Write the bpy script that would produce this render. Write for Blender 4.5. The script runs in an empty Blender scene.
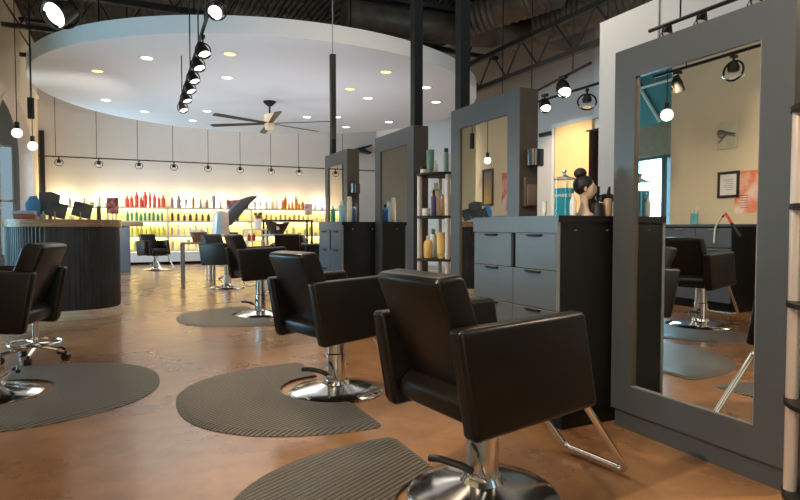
import bpy, bmesh, math, random
from mathutils import Vector, Matrix
random.seed(7)
PI = math.pi
scene = bpy.context.scene
C = scene.collection

# ------------------------------------------------------------------ materials
def nodes_of(name):
    m = bpy.data.materials.new(name); m.use_nodes = True
    nt = m.node_tree; b = nt.nodes['Principled BSDF']
    return m, nt, b

def mat(name, col, rough=.5, metal=0., spec=.5, emit=None, es=0., coat=0., trans=0., var=0., vscale=8., bump=0., bscale=60., ior=1.45, alpha=1.):
    m, nt, b = nodes_of(name)
    b.inputs['Base Color'].default_value = (*col, 1)
    b.inputs['Roughness'].default_value = rough
    b.inputs['Metallic'].default_value = metal
    b.inputs['Specular IOR Level'].default_value = spec
    b.inputs['Coat Weight'].default_value = coat
    b.inputs['Transmission Weight'].default_value = trans
    b.inputs['IOR'].default_value = ior
    if emit:
        b.inputs['Emission Color'].default_value = (*emit, 1)
        b.inputs['Emission Strength'].default_value = es
    tc = nt.nodes.new('ShaderNodeTexCoord')
    if var > 0:
        n = nt.nodes.new('ShaderNodeTexNoise'); n.inputs['Scale'].default_value = vscale; n.inputs['Detail'].default_value = 4
        nt.links.new(tc.outputs['Object'], n.inputs['Vector'])
        r = nt.nodes.new('ShaderNodeValToRGB')
        r.color_ramp.elements[0].position = .3; r.color_ramp.elements[1].position = .7
        r.color_ramp.elements[0].color = (*[c*(1-var) for c in col], 1)
        r.color_ramp.elements[1].color = (*[min(1, c*(1+var)) for c in col], 1)
        nt.links.new(n.outputs['Fac'], r.inputs['Fac']); nt.links.new(r.outputs['Color'], b.inputs['Base Color'])
    if bump > 0:
        n2 = nt.nodes.new('ShaderNodeTexNoise'); n2.inputs['Scale'].default_value = bscale; n2.inputs['Detail'].default_value = 3
        nt.links.new(tc.outputs['Object'], n2.inputs['Vector'])
        bp = nt.nodes.new('ShaderNodeBump'); bp.inputs['Strength'].default_value = bump; bp.inputs['Distance'].default_value = .01
        nt.links.new(n2.outputs['Fac'], bp.inputs['Height']); nt.links.new(bp.outputs['Normal'], b.inputs['Normal'])
    return m

def emis(name, col, s):
    m = bpy.data.materials.new(name); m.use_nodes = True
    nt = m.node_tree; nt.nodes.clear()
    e = nt.nodes.new('ShaderNodeEmission'); e.inputs['Color'].default_value = (*col, 1); e.inputs['Strength'].default_value = s
    o = nt.nodes.new('ShaderNodeOutputMaterial'); nt.links.new(e.outputs[0], o.inputs[0])
    return m

def floor_mat():
    m, nt, b = nodes_of('stained_concrete')
    tc = nt.nodes.new('ShaderNodeTexCoord')
    n1 = nt.nodes.new('ShaderNodeTexNoise'); n1.inputs['Scale'].default_value = 1.1; n1.inputs['Detail'].default_value = 8; n1.inputs['Roughness'].default_value = .56; n1.inputs['Distortion'].default_value = .25
    n2 = nt.nodes.new('ShaderNodeTexNoise'); n2.inputs['Scale'].default_value = 7; n2.inputs['Detail'].default_value = 6; n2.inputs['Roughness'].default_value = .7
    for n in (n1, n2): nt.links.new(tc.outputs['Object'], n.inputs['Vector'])
    mx = nt.nodes.new('ShaderNodeMix'); mx.data_type = 'FLOAT'; mx.inputs[0].default_value = .35
    nt.links.new(n1.outputs['Fac'], mx.inputs[2]); nt.links.new(n2.outputs['Fac'], mx.inputs[3])
    r = nt.nodes.new('ShaderNodeValToRGB')
    e = r.color_ramp.elements
    e[0].position = .30; e[0].color = (.115, .056, .030, 1)
    e[1].position = .72; e[1].color = (.50, .275, .135, 1)
    x = e.new(.45); x.color = (.27, .132, .060, 1)
    x = e.new(.56); x.color = (.37, .19, .088, 1)
    nt.links.new(mx.outputs[0], r.inputs['Fac']); nt.links.new(r.outputs['Color'], b.inputs['Base Color'])
    mr = nt.nodes.new('ShaderNodeMapRange'); mr.inputs[1].default_value = .3; mr.inputs[2].default_value = .7
    mr.inputs[3].default_value = .25; mr.inputs[4].default_value = .31
    nt.links.new(n1.outputs['Fac'], mr.inputs[0]); nt.links.new(mr.outputs[0], b.inputs['Roughness'])
    bp = nt.nodes.new('ShaderNodeBump'); bp.inputs['Strength'].default_value = .0; bp.inputs['Distance'].default_value = .001
    b.inputs['Specular IOR Level'].default_value = .42
    b.inputs['Coat Weight'].default_value = .28; b.inputs['Coat Roughness'].default_value = .17
    return m

def mat_rubber():
    m, nt, b = nodes_of('ribbed_rubber')
    tc = nt.nodes.new('ShaderNodeTexCoord')
    def wave(rz, sc):
        mp = nt.nodes.new('ShaderNodeMapping'); mp.inputs['Rotation'].default_value = (0, 0, rz)
        nt.links.new(tc.outputs['Object'], mp.inputs['Vector'])
        w = nt.nodes.new('ShaderNodeTexWave'); w.inputs['Scale'].default_value = sc; w.bands_direction = 'X'
        nt.links.new(mp.outputs[0], w.inputs['Vector']); return w
    w1 = wave(math.radians(62), 12.5); w2 = wave(math.radians(-28), 24)
    ml = nt.nodes.new('ShaderNodeMath'); ml.operation = 'MULTIPLY_ADD'
    nt.links.new(w2.outputs['Fac'], ml.inputs[0]); ml.inputs[1].default_value = .35
    nt.links.new(w1.outputs['Fac'], ml.inputs[2])
    r = nt.nodes.new('ShaderNodeValToRGB')
    r.color_ramp.elements[0].position = .15; r.color_ramp.elements[0].color = (.035, .029, .025, 1)
    r.color_ramp.elements[1].position = .95; r.color_ramp.elements[1].color = (.23, .20, .175, 1)
    nt.links.new(ml.outputs[0], r.inputs['Fac']); nt.links.new(r.outputs['Color'], b.inputs['Base Color'])
    bp = nt.nodes.new('ShaderNodeBump'); bp.inputs['Strength'].default_value = .9; bp.inputs['Distance'].default_value = .012
    nt.links.new(ml.outputs[0], bp.inputs['Height']); nt.links.new(bp.outputs['Normal'], b.inputs['Normal'])
    b.inputs['Roughness'].default_value = .38
    return m

def wood_mat(name, c1, c2, rough=.4, axis=(1, 12, 12)):
    m, nt, b = nodes_of(name)
    tc = nt.nodes.new('ShaderNodeTexCoord'); mp = nt.nodes.new('ShaderNodeMapping'); mp.inputs['Scale'].default_value = axis
    n = nt.nodes.new('ShaderNodeTexNoise'); n.inputs['Scale'].default_value = 3; n.inputs['Detail'].default_value = 6
    nt.links.new(tc.outputs['Object'], mp.inputs['Vector']); nt.links.new(mp.outputs[0], n.inputs['Vector'])
    r = nt.nodes.new('ShaderNodeValToRGB'); r.color_ramp.elements[0].position = .35; r.color_ramp.elements[1].position = .65
    r.color_ramp.elements[0].color = (*c1, 1); r.color_ramp.elements[1].color = (*c2, 1)
    nt.links.new(n.outputs['Fac'], r.inputs['Fac']); nt.links.new(r.outputs['Color'], b.inputs['Base Color'])
    b.inputs['Roughness'].default_value = rough
    return m

def pane_mat(name, tint, gloss=.08):
    m = bpy.data.materials.new(name); m.use_nodes = True
    nt = m.node_tree; nt.nodes.clear()
    t = nt.nodes.new('ShaderNodeBsdfTransparent'); t.inputs['Color'].default_value = (*tint, 1)
    g = nt.nodes.new('ShaderNodeBsdfGlossy'); g.inputs['Roughness'].default_value = .02
    x = nt.nodes.new('ShaderNodeMixShader'); x.inputs[0].default_value = gloss
    o = nt.nodes.new('ShaderNodeOutputMaterial')
    nt.links.new(t.outputs[0], x.inputs[1]); nt.links.new(g.outputs[0], x.inputs[2]); nt.links.new(x.outputs[0], o.inputs[0])
    return m

def poster_mat(name, a, b_, c, scale=6):
    m, nt, b = nodes_of(name)
    tc = nt.nodes.new('ShaderNodeTexCoord')
    n = nt.nodes.new('ShaderNodeTexNoise'); n.inputs['Scale'].default_value = scale; n.inputs['Detail'].default_value = 2
    nt.links.new(tc.outputs['Object'], n.inputs['Vector'])
    r = nt.nodes.new('ShaderNodeValToRGB'); e = r.color_ramp.elements
    e[0].position = .35; e[0].color = (*a, 1); e[1].position = .65; e[1].color = (*c, 1)
    x = e.new(.5); x.color = (*b_, 1)
    nt.links.new(n.outputs['Fac'], r.inputs['Fac']); nt.links.new(r.outputs['Color'], b.inputs['Base Color'])
    b.inputs['Roughness'].default_value = .5
    return m

M = {}
M['floor'] = floor_mat()
M['leather'] = mat('black_leather', (.0085, .0062, .005), .32, spec=.42, bump=.08, bscale=200, var=.2, vscale=5)
M['chrome'] = mat('chrome', (.80, .79, .78), .15, metal=1, var=.04, vscale=6)
M['steel'] = mat('brushed_steel', (.52, .50, .48), .28, metal=1, var=.08, vscale=20)
M['rubber'] = mat_rubber()
M['blackplastic'] = mat('black_plastic', (.015, .015, .016), .4, var=.1)
M['lacquer'] = mat('charcoal_lacquer', (.068, .076, .088), .36, spec=.75, var=.06, vscale=3)  # blue-grey of window reflections is partly put into this base colour
M['cabinet'] = mat('charcoal_laminate', (.095, .122, .158), .36, spec=.6, var=.06, vscale=3)  # bluish base carries some of the window light on the fronts
M['cabside'] = mat('black_laminate', (.008, .0075, .0075), .45, spec=.3, var=.1)
M['edge'] = mat('pale_edge_band', (.22, .23, .24), .4, var=.05)
M['paneledge'] = mat('brown_black_panel_edge', (.070, .055, .045), .45, var=.1)
M['mirror'] = mat('mirror_silver', (.90, .91, .90), .0, metal=1)
M['wallwhite'] = mat('white_wall_paint', (.60, .61, .62), .7, var=.03, vscale=2)
M['wallcream'] = mat('cream_wall_paint', (.70, .60, .42), .7, var=.03, vscale=2)
M['wallyellow'] = mat('warm_lit_wall', (.84, .58, .27), .7, var=.04, vscale=2)  # warm light on the alcove wall is put into the colour
M['wallback'] = mat('warm_grey_wall_paint', (.53, .495, .465), .7, var=.03, vscale=1.5)
M['disc'] = mat('pale_drywall', (.70, .72, .75), .8, var=.015, vscale=1)
M['ceiling'] = mat('black_steel_deck', (.014, .012, .010), .7, var=.3, vscale=4)
M['joist'] = mat('dark_steel', (.045, .035, .028), .55, var=.2)
M['duct'] = mat('dark_duct', (.17, .125, .09), .5, metal=.2, var=.25, vscale=5)
M['black'] = mat('black_metal', (.012, .011, .010), .48, spec=.3, var=.1)
M['deskblack'] = wood_mat('black_ribbed_veneer', (.010, .011, .015), (.030, .032, .040), .42, (8, 8, 1))
M['wood'] = wood_mat('warm_wood', (.20, .12, .07), (.36, .24, .15), .38)
M['palewood'] = wood_mat('pale_wood', (.52, .45, .37), (.70, .62, .52), .4)
M['paleshelf'] = mat('pale_shelf', (.62, .55, .42), .5, var=.05)
M['whitemetal'] = mat('white_paint', (.75, .74, .72), .45, var=.03)
M['grey'] = mat('grey_metal', (.30, .30, .31), .4, metal=.6, var=.08)
M['pinkpole'] = mat('pale_rosy_pole', (.62, .52, .48), .32, metal=.35, var=.04)
M['bulb'] = emis('lit_globe', (1, .88, .70), 3.5)
M['lampface'] = emis('lit_lamp_face', (1, .92, .76), 5)
M['lampoff'] = mat('lamp_glass', (.35, .33, .31), .1, metal=.6, emit=(1, .9, .75), es=.25)  # faint glow put into the lenses of unlit heads
M['dl_warm'] = emis('warm_downlight', (1, .62, .22), 3.0)
M['dl_white'] = emis('white_downlight', (1, .96, .88), 6.5)
M['led'] = emis('led_strip', (1, .80, .40), 9)
M['pane'] = pane_mat('window_glass', (.80, .93, .96), .06)
M['clear'] = pane_mat('clear_glass', (.93, .97, .97), .05)
M['mullion'] = mat('blue_black_mullion', (.03, .045, .055), .4, var=.1)
M['tan'] = mat('tan_paint', (.55, .37, .20), .6, var=.05)
M['pinkarch'] = mat('pink_lit_plaster', (.80, .62, .54), .7, var=.03)  # pink light on the arch reveal is put into the colour
M['bluejar'] = mat('blue_liquid', (.0, .22, .36), .2, emit=(.0, .30, .45), es=.10, var=.05)  # liquid brightened by a faint glow of its own
M['hair'] = mat('dark_hair', (.010, .008, .008), .5, bump=.6, bscale=90, var=.3)
M['skin'] = mat('pale_skin', (.62, .46, .37), .5, var=.05)
M['white'] = mat('white_plastic', (.75, .74, .71), .4, var=.03)
M['fanwood'] = mat('pale_hub', (.66, .52, .36), .4, var=.08)
M['wicker'] = mat('dark_wicker', (.055, .028, .018), .6, bump=.8, bscale=60, var=.4, vscale=25)
M['wicker2'] = mat('brown_wicker', (.26, .12, .05), .6, bump=.8, bscale=60, var=.3, vscale=25)
M['hood'] = mat('grey_hood', (.055, .060, .066), .4, var=.08)
M['bluegrey'] = mat('blue_plastic', (.06, .22, .45), .45, var=.08)
M['screen'] = mat('dark_shell', (.06, .062, .07), .4, var=.1)
M['paper'] = mat('paper', (.78, .76, .72), .6, var=.04)
M['red'] = mat('red_plastic', (.55, .04, .03), .4, var=.1)

# ------------------------------------------------------------------ mesh helpers
def smooth(me, ang=35):
    for p in me.polygons: p.use_smooth = True
    me.set_sharp_from_angle(angle=math.radians(ang))

def obj(name, bm, m, parent=None, loc=None, rot=None, ang=35):
    bmesh.ops.recalc_face_normals(bm, faces=bm.faces)
    me = bpy.data.meshes.new(name); bm.to_mesh(me); bm.free()
    for x in (m if isinstance(m, (list, tuple)) else [m]): me.materials.append(x)
    smooth(me, ang)
    o = bpy.data.objects.new(name, me); C.objects.link(o)
    if parent: o.parent = parent
    if loc: o.location = loc
    if rot: o.rotation_euler = rot
    return o

def thing(name, label, cat, loc=(0, 0, 0), rz=0., group=None):
    o = bpy.data.objects.new(name, None); C.objects.link(o); o.empty_display_size = .1
    o.location = loc; o.rotation_euler = (0, 0, rz)
    o['label'] = label; o['category'] = cat
    if group: o['group'] = group
    return o

def tag(o, label, cat, group=None):
    o['label'] = label; o['category'] = cat
    if group: o['group'] = group
    return o

def struct(o):
    o['kind'] = 'structure'; return o

def dup(root, loc, rz=None, label=None, group=None):
    r = root.copy(); C.objects.link(r); r.location = loc
    if rz is not None: r.rotation_euler = (0, 0, rz)
    if label: r['label'] = label
    if group: r['group'] = group
    for ch in list(root.children):
        c = ch.copy(); C.objects.link(c); c.parent = r
        for g in ch.children:
            d = g.copy(); C.objects.link(d); d.parent = c
    return r

def new(): return bmesh.new()

def box(bm, x0, x1, y0, y1, z0, z1, bev=0., seg=2, mi=0):
    g = bmesh.ops.create_cube(bm, size=1)
    vs = g['verts']
    for v in vs:
        v.co = Vector(((x0+x1)/2+v.co.x*(x1-x0), (y0+y1)/2+v.co.y*(y1-y0), (z0+z1)/2+v.co.z*(z1-z0)))
    fs = list({f for v in vs for f in v.link_faces})
    for f in fs: f.material_index = mi
    if bev > 0:
        es = list({e for v in vs for e in v.link_edges})
        bmesh.ops.bevel(bm, geom=es, offset=bev, segments=seg, profile=.5, affect='EDGES', material=-1)
    return bm

def prism(bm, pts, axis, a, b, bev=0., seg=3, mi=0):
    """extrude polygon pts (2-D) along an axis from a to b; axis 'y': pts are (x,z); 'x': (y,z); 'z': (x,y)"""
    def P3(p, t):
        return {'y': (p[0], t, p[1]), 'x': (t, p[0], p[1]), 'z': (p[0], p[1], t)}[axis]
    v0 = [bm.verts.new(P3(p, a)) for p in pts]; v1 = [bm.verts.new(P3(p, b)) for p in pts]
    fs = [bm.faces.new(v0), bm.faces.new(list(reversed(v1)))]
    n = len(pts)
    for i in range(n):
        fs.append(bm.faces.new((v0[i], v0[(i+1) % n], v1[(i+1) % n], v1[i])))
    for f in fs: f.material_index = mi
    if bev > 0:
        bmesh.ops.recalc_face_normals(bm, faces=fs)
        es = list({e for v in v0+v1 for e in v.link_edges})
        bmesh.ops.bevel(bm, geom=es, offset=bev, segments=seg, profile=.5, affect='EDGES', material=-1)
    return bm

def lathe(bm, prof, n=24, cx=0, cy=0, mi=0, mis=None, cap=True):
    rings = []
    for r, z in prof:
        rings.append([bm.verts.new((cx+r*math.cos(2*PI*i/n), cy+r*math.sin(2*PI*i/n), z)) for i in range(n)])
    for k in range(len(prof)-1):
        for i in range(n):
            f = bm.faces.new((rings[k][i], rings[k][(i+1) % n], rings[k+1][(i+1) % n], rings[k+1][i]))
            f.material_index = mis[k] if mis else mi
    if cap:
        if prof[0][0] > 1e-5:
            f = bm.faces.new(list(reversed(rings[0]))); f.material_index = mis[0] if mis else mi
        if prof[-1][0] > 1e-5:
            f = bm.faces.new(rings[-1]); f.material_index = mis[-1] if mis else mi
    return bm

def tube(bm, pts, r, n=10, mi=0, closed=False):
    pts = [Vector(p) for p in pts]; rings = []
    m = len(pts); up = Vector((0, 0, 1)); last = None
    for i, p in enumerate(pts):
        if closed: d = pts[(i+1) % m]-pts[i-1]
        else: d = pts[min(i+1, m-1)]-pts[max(i-1, 0)]
        d.normalize()
        if last is None:
            a = d.cross(up if abs(d.z) < .95 else Vector((1, 0, 0))).normalized()
        else:
            a = (last - d*last.dot(d)).normalized()
        last = a; b = d.cross(a)
        rr = r[i] if isinstance(r, (list, tuple)) else r
        rings.append([bm.verts.new(p+a*rr*math.cos(2*PI*k/n)+b*rr*math.sin(2*PI*k/n)) for k in range(n)])
    for i in range(m if closed else m-1):
        A, B = rings[i], rings[(i+1) % m]
        for k in range(n):
            f = bm.faces.new((A[k], A[(k+1) % n], B[(k+1) % n], B[k])); f.material_index = mi
    if not closed:
        bm.faces.new(rings[0]).material_index = mi; bm.faces.new(list(reversed(rings[-1]))).material_index = mi
    return bm

def sphere(bm, c, rx, ry=None, rz=None, n=16, mi=0):
    ry = ry or rx; rz = rz or rx
    g = bmesh.ops.create_uvsphere(bm, u_segments=n, v_segments=max(6, n*2//3), radius=1)
    for v in g['verts']: v.co = Vector((c[0]+v.co.x*rx, c[1]+v.co.y*ry, c[2]+v.co.z*rz))
    for f in {f for v in g['verts'] for f in v.link_faces}: f.material_index = mi
    return bm

def bez(pts, k=6, rr=.35):
    """round the corners of a polyline"""
    P = [Vector(p) for p in pts]; out = [P[0]]
    for i in range(1, len(P)-1):
        a, b, c = P[i-1], P[i], P[i+1]
        r = min((a-b).length, (c-b).length)*rr
        s = b+(a-b).normalized()*r; e = b+(c-b).normalized()*r
        for t in range(k+1):
            u = t/k; out.append(s*(1-u)**2+b*2*u*(1-u)+e*u*u)
    out.append(P[-1]); return out

ORD = ['first', 'second', 'third', 'fourth', 'fifth', 'sixth', 'seventh', 'eighth', 'ninth', 'tenth', 'eleventh', 'twelfth', 'thirteenth', 'fourteenth', 'fifteenth', 'sixteenth', 'seventeenth', 'eighteenth', 'nineteenth', 'twentieth']

# ------------------------------------------------------------------ room shell
CEIL = 6.1
bm = new(); box(bm, -6, 9, -5.2, 19.4, -.2, 0); struct(obj('floor', bm, M['floor']))
bm = new(); box(bm, -5, 8.6, -5.2, 19.2, CEIL, CEIL+.2)
for i in range(98):                      # corrugated steel deck
    x = -4.9+i*.137
    box(bm, x, x+.06, -5.1, 19.1, CEIL-.05, CEIL)
struct(obj('ceiling', bm, M['ceiling']))
bm = new(); box(bm, -4.9, 8.3, 18.9, 19.1, 0, CEIL); struct(obj('wall_back', bm, M['wallback']))
bm = new(); box(bm, 8, 8.2, 8.45, 18.9, 0, CEIL)
struct(obj('wall_right', bm, M['wallback']))
# lit recess beyond the far right wall
bm = new(); box(bm, 8, 8.2, 9.55, 9.6, 0, 3.0); bm.free()
bm = new(); box(bm, 8, 8.2, 5.0, 8.45, 0, CEIL)
struct(obj('wall_right_near', bm, M['wallwhite']))
bm = new(); prism(bm, [(8.42, 0), (9.45, 0), (9.45, 3.1), (8.42, 3.1)], 'x', 7.93, 7.999)
struct(obj('wall_right_alcove', bm, M['wallyellow']))
bm = new(); box(bm, 7.9, 8.02, 9.45, 9.52, 0, 3.17); box(bm, 7.9, 8.02, 8.0, 9.45, 3.1, 3.17); struct(obj('trim_1', bm, M['wallwhite']))
# tall white partition behind the mirror wall
bm = new()
box(bm, 5.0, 8.0, 5.06, 5.2, 0, 3.43)
box(bm, 5.0, 5.15, -5, 5.06, 0, 3.43)
struct(obj('wall_right_partition', bm, M['wallwhite']))
bm = new(); box(bm, 4.985, 5.0, 4.36, 4.375, 0, 3.42); struct(obj('trim_2', bm, M['grey']))
bm = new(); box(bm, -4.9, 5.15, -5.2, -5.0, 0, CEIL); struct(obj('wall_front', bm, M['wallcream']))
bm = new(); box(bm, -2.6, -2.4, -5, 6.36, 0, 3.8); struct(obj('wall_left_partition', bm, M['wallcream']))
# wall with the big arched opening
arch = [(13.0, 0)]+[(15.3-2.35*math.cos(t*PI/28), 2.85+1.1*math.sin(t*PI/28)) for t in range(29)]+[(17.65, 0)]
bm = new()
prism(bm, [(11.8, 0), (11.8, CEIL), (18.9, CEIL), (18.9, 0)]+list(reversed(arch)), 'x', -2.36, -2.1)
struct(obj('wall_left', bm, M['wallcream']))
# arch lining
bm = new()
ar2 = [(y+(.03 if y < 15.3 else -.03), max(0, z-.03 if z > .1 else z)) for y, z in arch]
for i in range(len(arch)-1):
    a, b, c, d = arch[i], arch[i+1], ar2[i+1], ar2[i]
    vs = [bm.verts.new((x, p[0], p[1])) for x in (-2.38, -2.08) for p in (a, b, c, d)]
    for q in ((0, 1, 2, 3), (7, 6, 5, 4), (0, 4, 5, 1), (1, 5, 6, 2), (2, 6, 7, 3), (3, 7, 4, 0)): bm.faces.new([vs[k] for k in q])
struct(obj('trim_3', bm, M['pinkarch']))
bm = new(); box(bm, -2.4, -2.07, 12.6, 13.0, 0, 4.2); struct(obj('trim_4', bm, M['mullion']))
# outer window wall on the left, with real glass
M['teal'] = mat('daylit_teal', (.07, .20, .25), .6, var=.1, vscale=2)  # blue of a daylit ceiling put into this wall's colour
bm = new(); box(bm, -4.7, -4.5, 6.1, 12.65, 3.1, CEIL); struct(obj('wall_left_outer', bm, M['teal']))
bm = new(); box(bm, -4.7, -4.5, 12.65, 19.0, 0, CEIL); struct(obj('wall_left_far', bm, M['wallcream']))
bm = new(); box(bm, -4.7, -4.5, 6.1, 12.65, 0, .45); box(bm, -4.7, -4.48, 6.37, 12.65, 2.5, 3.1); struct(obj('wall_left_header', bm, mat('brown_header', (.20, .14, .11), .6, var=.1)))
bm = new()
for k in range(3):
    y = 6.4+k*2.1
    tube(bm, [(-4.46, y, 3.15), (-4.46, y+1.9, 5.9)], .035, 8)
for z in (3.9, 5.2): tube(bm, [(-4.46, 6.37, z), (-4.46, 12.6, z)], .03, 8)
struct(obj('trim_6', bm, M['wallwhite']))
bm = new(); box(bm, -4.5, -2.601, 6.2, 6.359, 0, CEIL); struct(obj('wall_left_return', bm, M['wallcream']))
bm = new(); box(bm, -2.6, -2.4, 8.5, 11.24, 0, 3.8); struct(obj('wall_left_pier', bm, M['wallcream']))
for k in range(3):
    y0 = 6.37+k*2.09; y1 = y0+2.07
    fr = new()
    for yy in (y0+.03, y1-.03): box(fr, -4.66, -4.54, yy-.03, yy+.03, .45, 2.5)
    for zz in (.48, 2.47): box(fr, -4.655, -4.545, y0, y1, zz-.03, zz+.03)
    w = struct(obj('window_%d' % (k+1), fr, M['mullion']))
    g = new(); box(g, -4.605, -4.595, y0, y1, .45, 2.5); obj('pane', g, M['pane'], w)
# slim lit window at the far end of the arch
fr = new(); box(fr, -3.02, -2.98, 18.86, 18.9, .3, 3.3); box(fr, -2.72, -2.68, 18.86, 18.9, .3, 3.3)
for zz in (.32, 1.8, 3.28): box(fr, -3.0, -2.7, 18.86, 18.9, zz-.03, zz+.03)
w = struct(obj('window_4', fr, M['whitemetal']))
g = new(); box(g, -2.99, -2.71, 18.88, 18.895, .3, 3.3); obj('pane', g, emis('day_glow', (.55, .78, .92), .5), w)  # pane glows by itself in place of daylight, closed wall behind
bm = new(); box(bm, -2.06, -1.95, 18.82, 18.9, 1.9, 3.75); struct(obj('trim_7', bm, M['black']))
# back wall dark kick
bm = new(); box(bm, -2.1, 7.9, 18.84, 18.9, 0, .08); struct(obj('baseboard_back', bm, M['black']))
bm = new(); box(bm, -2.1, -2.06, 17.7, 18.9, 4.6, 4.68); box(bm, -2.1, -2.06, 11.8, 12.6, 4.6, 4.68); struct(obj('trim_5', bm, M['whitemetal']))

# ------------------------------------------------------------------ round dropped ceiling, fan, downlights
DX, DY, DR, DZ = 2.62, 11.55, 4.02, 3.55
bm = new(); lathe(bm, [(DR, DZ), (DR, DZ+.23)], 96, DX, DY)
t = tag(obj('ceiling_disc', bm, M['disc']), 'large round pale dropped ceiling hanging under the black deck', 'ceiling disc')
for k in range(8):
    bm = new(); a = k*PI/4+.2; tube(bm, [(DX+3.0*math.cos(a), DY+3.0*math.sin(a), DZ+.3), (DX+3.0*math.cos(a), DY+3.0*math.sin(a), CEIL-.02)], .012, 6)
    obj('hanger_rod', bm, M['black'], t)
DLS = [(-.339, 10.494, 1, 'nearest the desk-side rim'), (.343, 9.39, 0, ''), (-.276, 12.782, 0, ''), (.444, 13.681, 0, ''), (1.481, 14.347, 0, ''),
       (1.407, 8.671, 1, ''), (1.576, 10.033, 0, ''), (1.632, 13.062, 0, ''), (3.69, 9.919, 1, ''), (4.253, 10.454, 0, ''), (3.81, 8.603, 1, ''),
       (3.741, 12.81, 0, ''), (4.347, 12.524, 0, ''), (5.652, 12.592, 0, ''), (4.865, 9.242, 0, ''), (5.598, 10.212, 0, ''), (4.974, 13.661, 0, '')]
DLL = ['warm recessed downlight close to the desk-side rim of the round ceiling', 'white recessed downlight towards the near rim, left of the track heads',
       'white recessed downlight near the far left rim of the round ceiling', 'white recessed downlight at far rim, left of the hanging track heads',
       'white recessed downlight at far rim between track heads and fan', 'amber recessed downlight nearest the front rim of the round ceiling',
       'white recessed downlight just behind the amber one in the round ceiling', 'small white recessed downlight left of the fan at its blade level',
       'glowing warm downlight between the fan and the thick black poles', 'white recessed downlight beside the warm one right of the fan',
       'dull cream downlight nearest the front rim, right of the fan', 'white recessed downlight directly right of the fan blades',
       'white recessed downlight beyond the thin black pole at far rim', 'white recessed downlight at far right rim left of the tall pole',
       'white recessed downlight between the two tall poles, nearer one', 'white recessed downlight between the two tall poles, farther one',
       'white recessed downlight at the far rim right of the thin pole']
protos = {}
for (x, y, w, _), lb in zip(DLS, DLL):
    if w not in protos:
        r = thing('downlight', lb, 'downlight', (x, y, DZ), 0, 'downlights in the round ceiling')
        b = new(); lathe(b, [(.075, .0), (.11, -.012), (.115, .0)], 24, cap=False); obj('trim_ring', b, M['whitemetal'], r)
        b = new(); lathe(b, [(.0, -.004), (.08, -.004)], 24, cap=False); obj('lens', b, M['dl_warm'] if w else M['dl_white'], r)
        protos[w] = r
    else:
        dup(protos[w], (x, y, DZ), None, lb)

f = thing('ceiling_fan', 'large black ceiling fan with pale hub under the round ceiling', 'ceiling fan', (DX, DY, DZ), .43)
b = new(); lathe(b, [(.12, 0), (.12, -.03), (.05, -.09), (.02, -.1)], 20); obj('canopy', b, M['black'], f)
b = new(); tube(b, [(0, 0, -.08), (0, 0, -.36)], .02, 10); obj('downrod', b, M['black'], f)
b = new(); lathe(b, [(.04, -.24), (.10, -.26), (.11, -.42), (.09, -.55), (.02, -.57)], 24); obj('hub', b, M['fanwood'], f)
for k in range(6):
    a = k*PI/3
    b = new()
    prism(b, [(.08, -.045), (1.22, -.075), (1.25, .03), (1.2, .06), (.08, .045)], 'z', -.006, .006)
    o = obj('blade', b, M['black'], f, (0, 0, -.43)); o.rotation_euler = (.16, 0, a)

# ------------------------------------------------------------------ joists, ducts
for k, y in enumerate([1.2, 3.2, 5.2, 7.2, 9.4, 11.6, 13.8, 16.0]):
    b = new()
    for z in (5.05, 5.85):
        box(b, -4.6, 8.1, y-.05, y+.05, z-.04, z+.04)
    x = -4.5
    while x < 7.9:
        tube(b, [(x, y, 5.07), (x+.45, y, 5.85), (x+.9, y, 5.07)], .02, 6); x += .9
    struct(tag(obj('ceiling_beam', b, M['joist']), 'dark open web joist crossing under the black ceiling deck, %s from the photographer' % ORD[k], 'joist', 'open web joists under the deck'))
for k, x in enumerate([6.4]):
    b = new()
    for z in (3.82, 4.38): box(b, x-.05, x+.05, 5.3, 12.5, z-.04, z+.04)
    y = 5.4
    while y < 12.2:
        tube(b, [(x, y, 3.84), (x, y+.45, 4.38), (x, y+.9, 3.84)], .02, 6); y += .9
    for y in (5.6, 12.2): tube(b, [(x, y, 4.38), (x, y, CEIL)], .02, 6)
    tag(obj('hanging_truss', b, M['joist']), 'dark hanging truss running along above the white partition', 'truss')
def duct(pts, r, label, flex=False):
    b = new(); P = []; R = []
    P0 = bez(pts, 8)
    if flex:
        for i in range(len(P0)-1):
            n = max(1, int((P0[i+1]-P0[i]).length/.05))
            for k in range(n): P.append(P0[i].lerp(P0[i+1], k/n))
        P.append(P0[-1])
        R = [r*(1+.06*(-1)**i) for i in range(len(P))]
    else:
        P = P0; R = [r]*len(P)
    tube(b, P, R, 20)
    return tag(obj('air_duct', b, M['duct'], ang=60), label, 'duct')
duct([(3.5, 9.7, 4.75), (6.0, 9.5, 4.75), (7.8, 8.9, 4.75)], .27, 'thick dark duct running across behind the tall black poles')
duct([(6.3, 7.5, 4.86), (6.05, 8.3, 4.85), (5.5, 9.0, 4.72)], .27, 'ribbed flexible duct bending above the second mirror panel', True)
duct([(7.4, 6.6, 4.72), (7.2, 7.4, 4.74), (6.9, 8.6, 4.74)], .30, 'ribbed flexible duct bending above the white partition corner', True)
duct([(1.5, 5.9, 5.5), (4.0, 6.4, 5.5), (7.9, 6.6, 5.5)], .05, 'thin dark pipe crossing below the ceiling deck')

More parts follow.
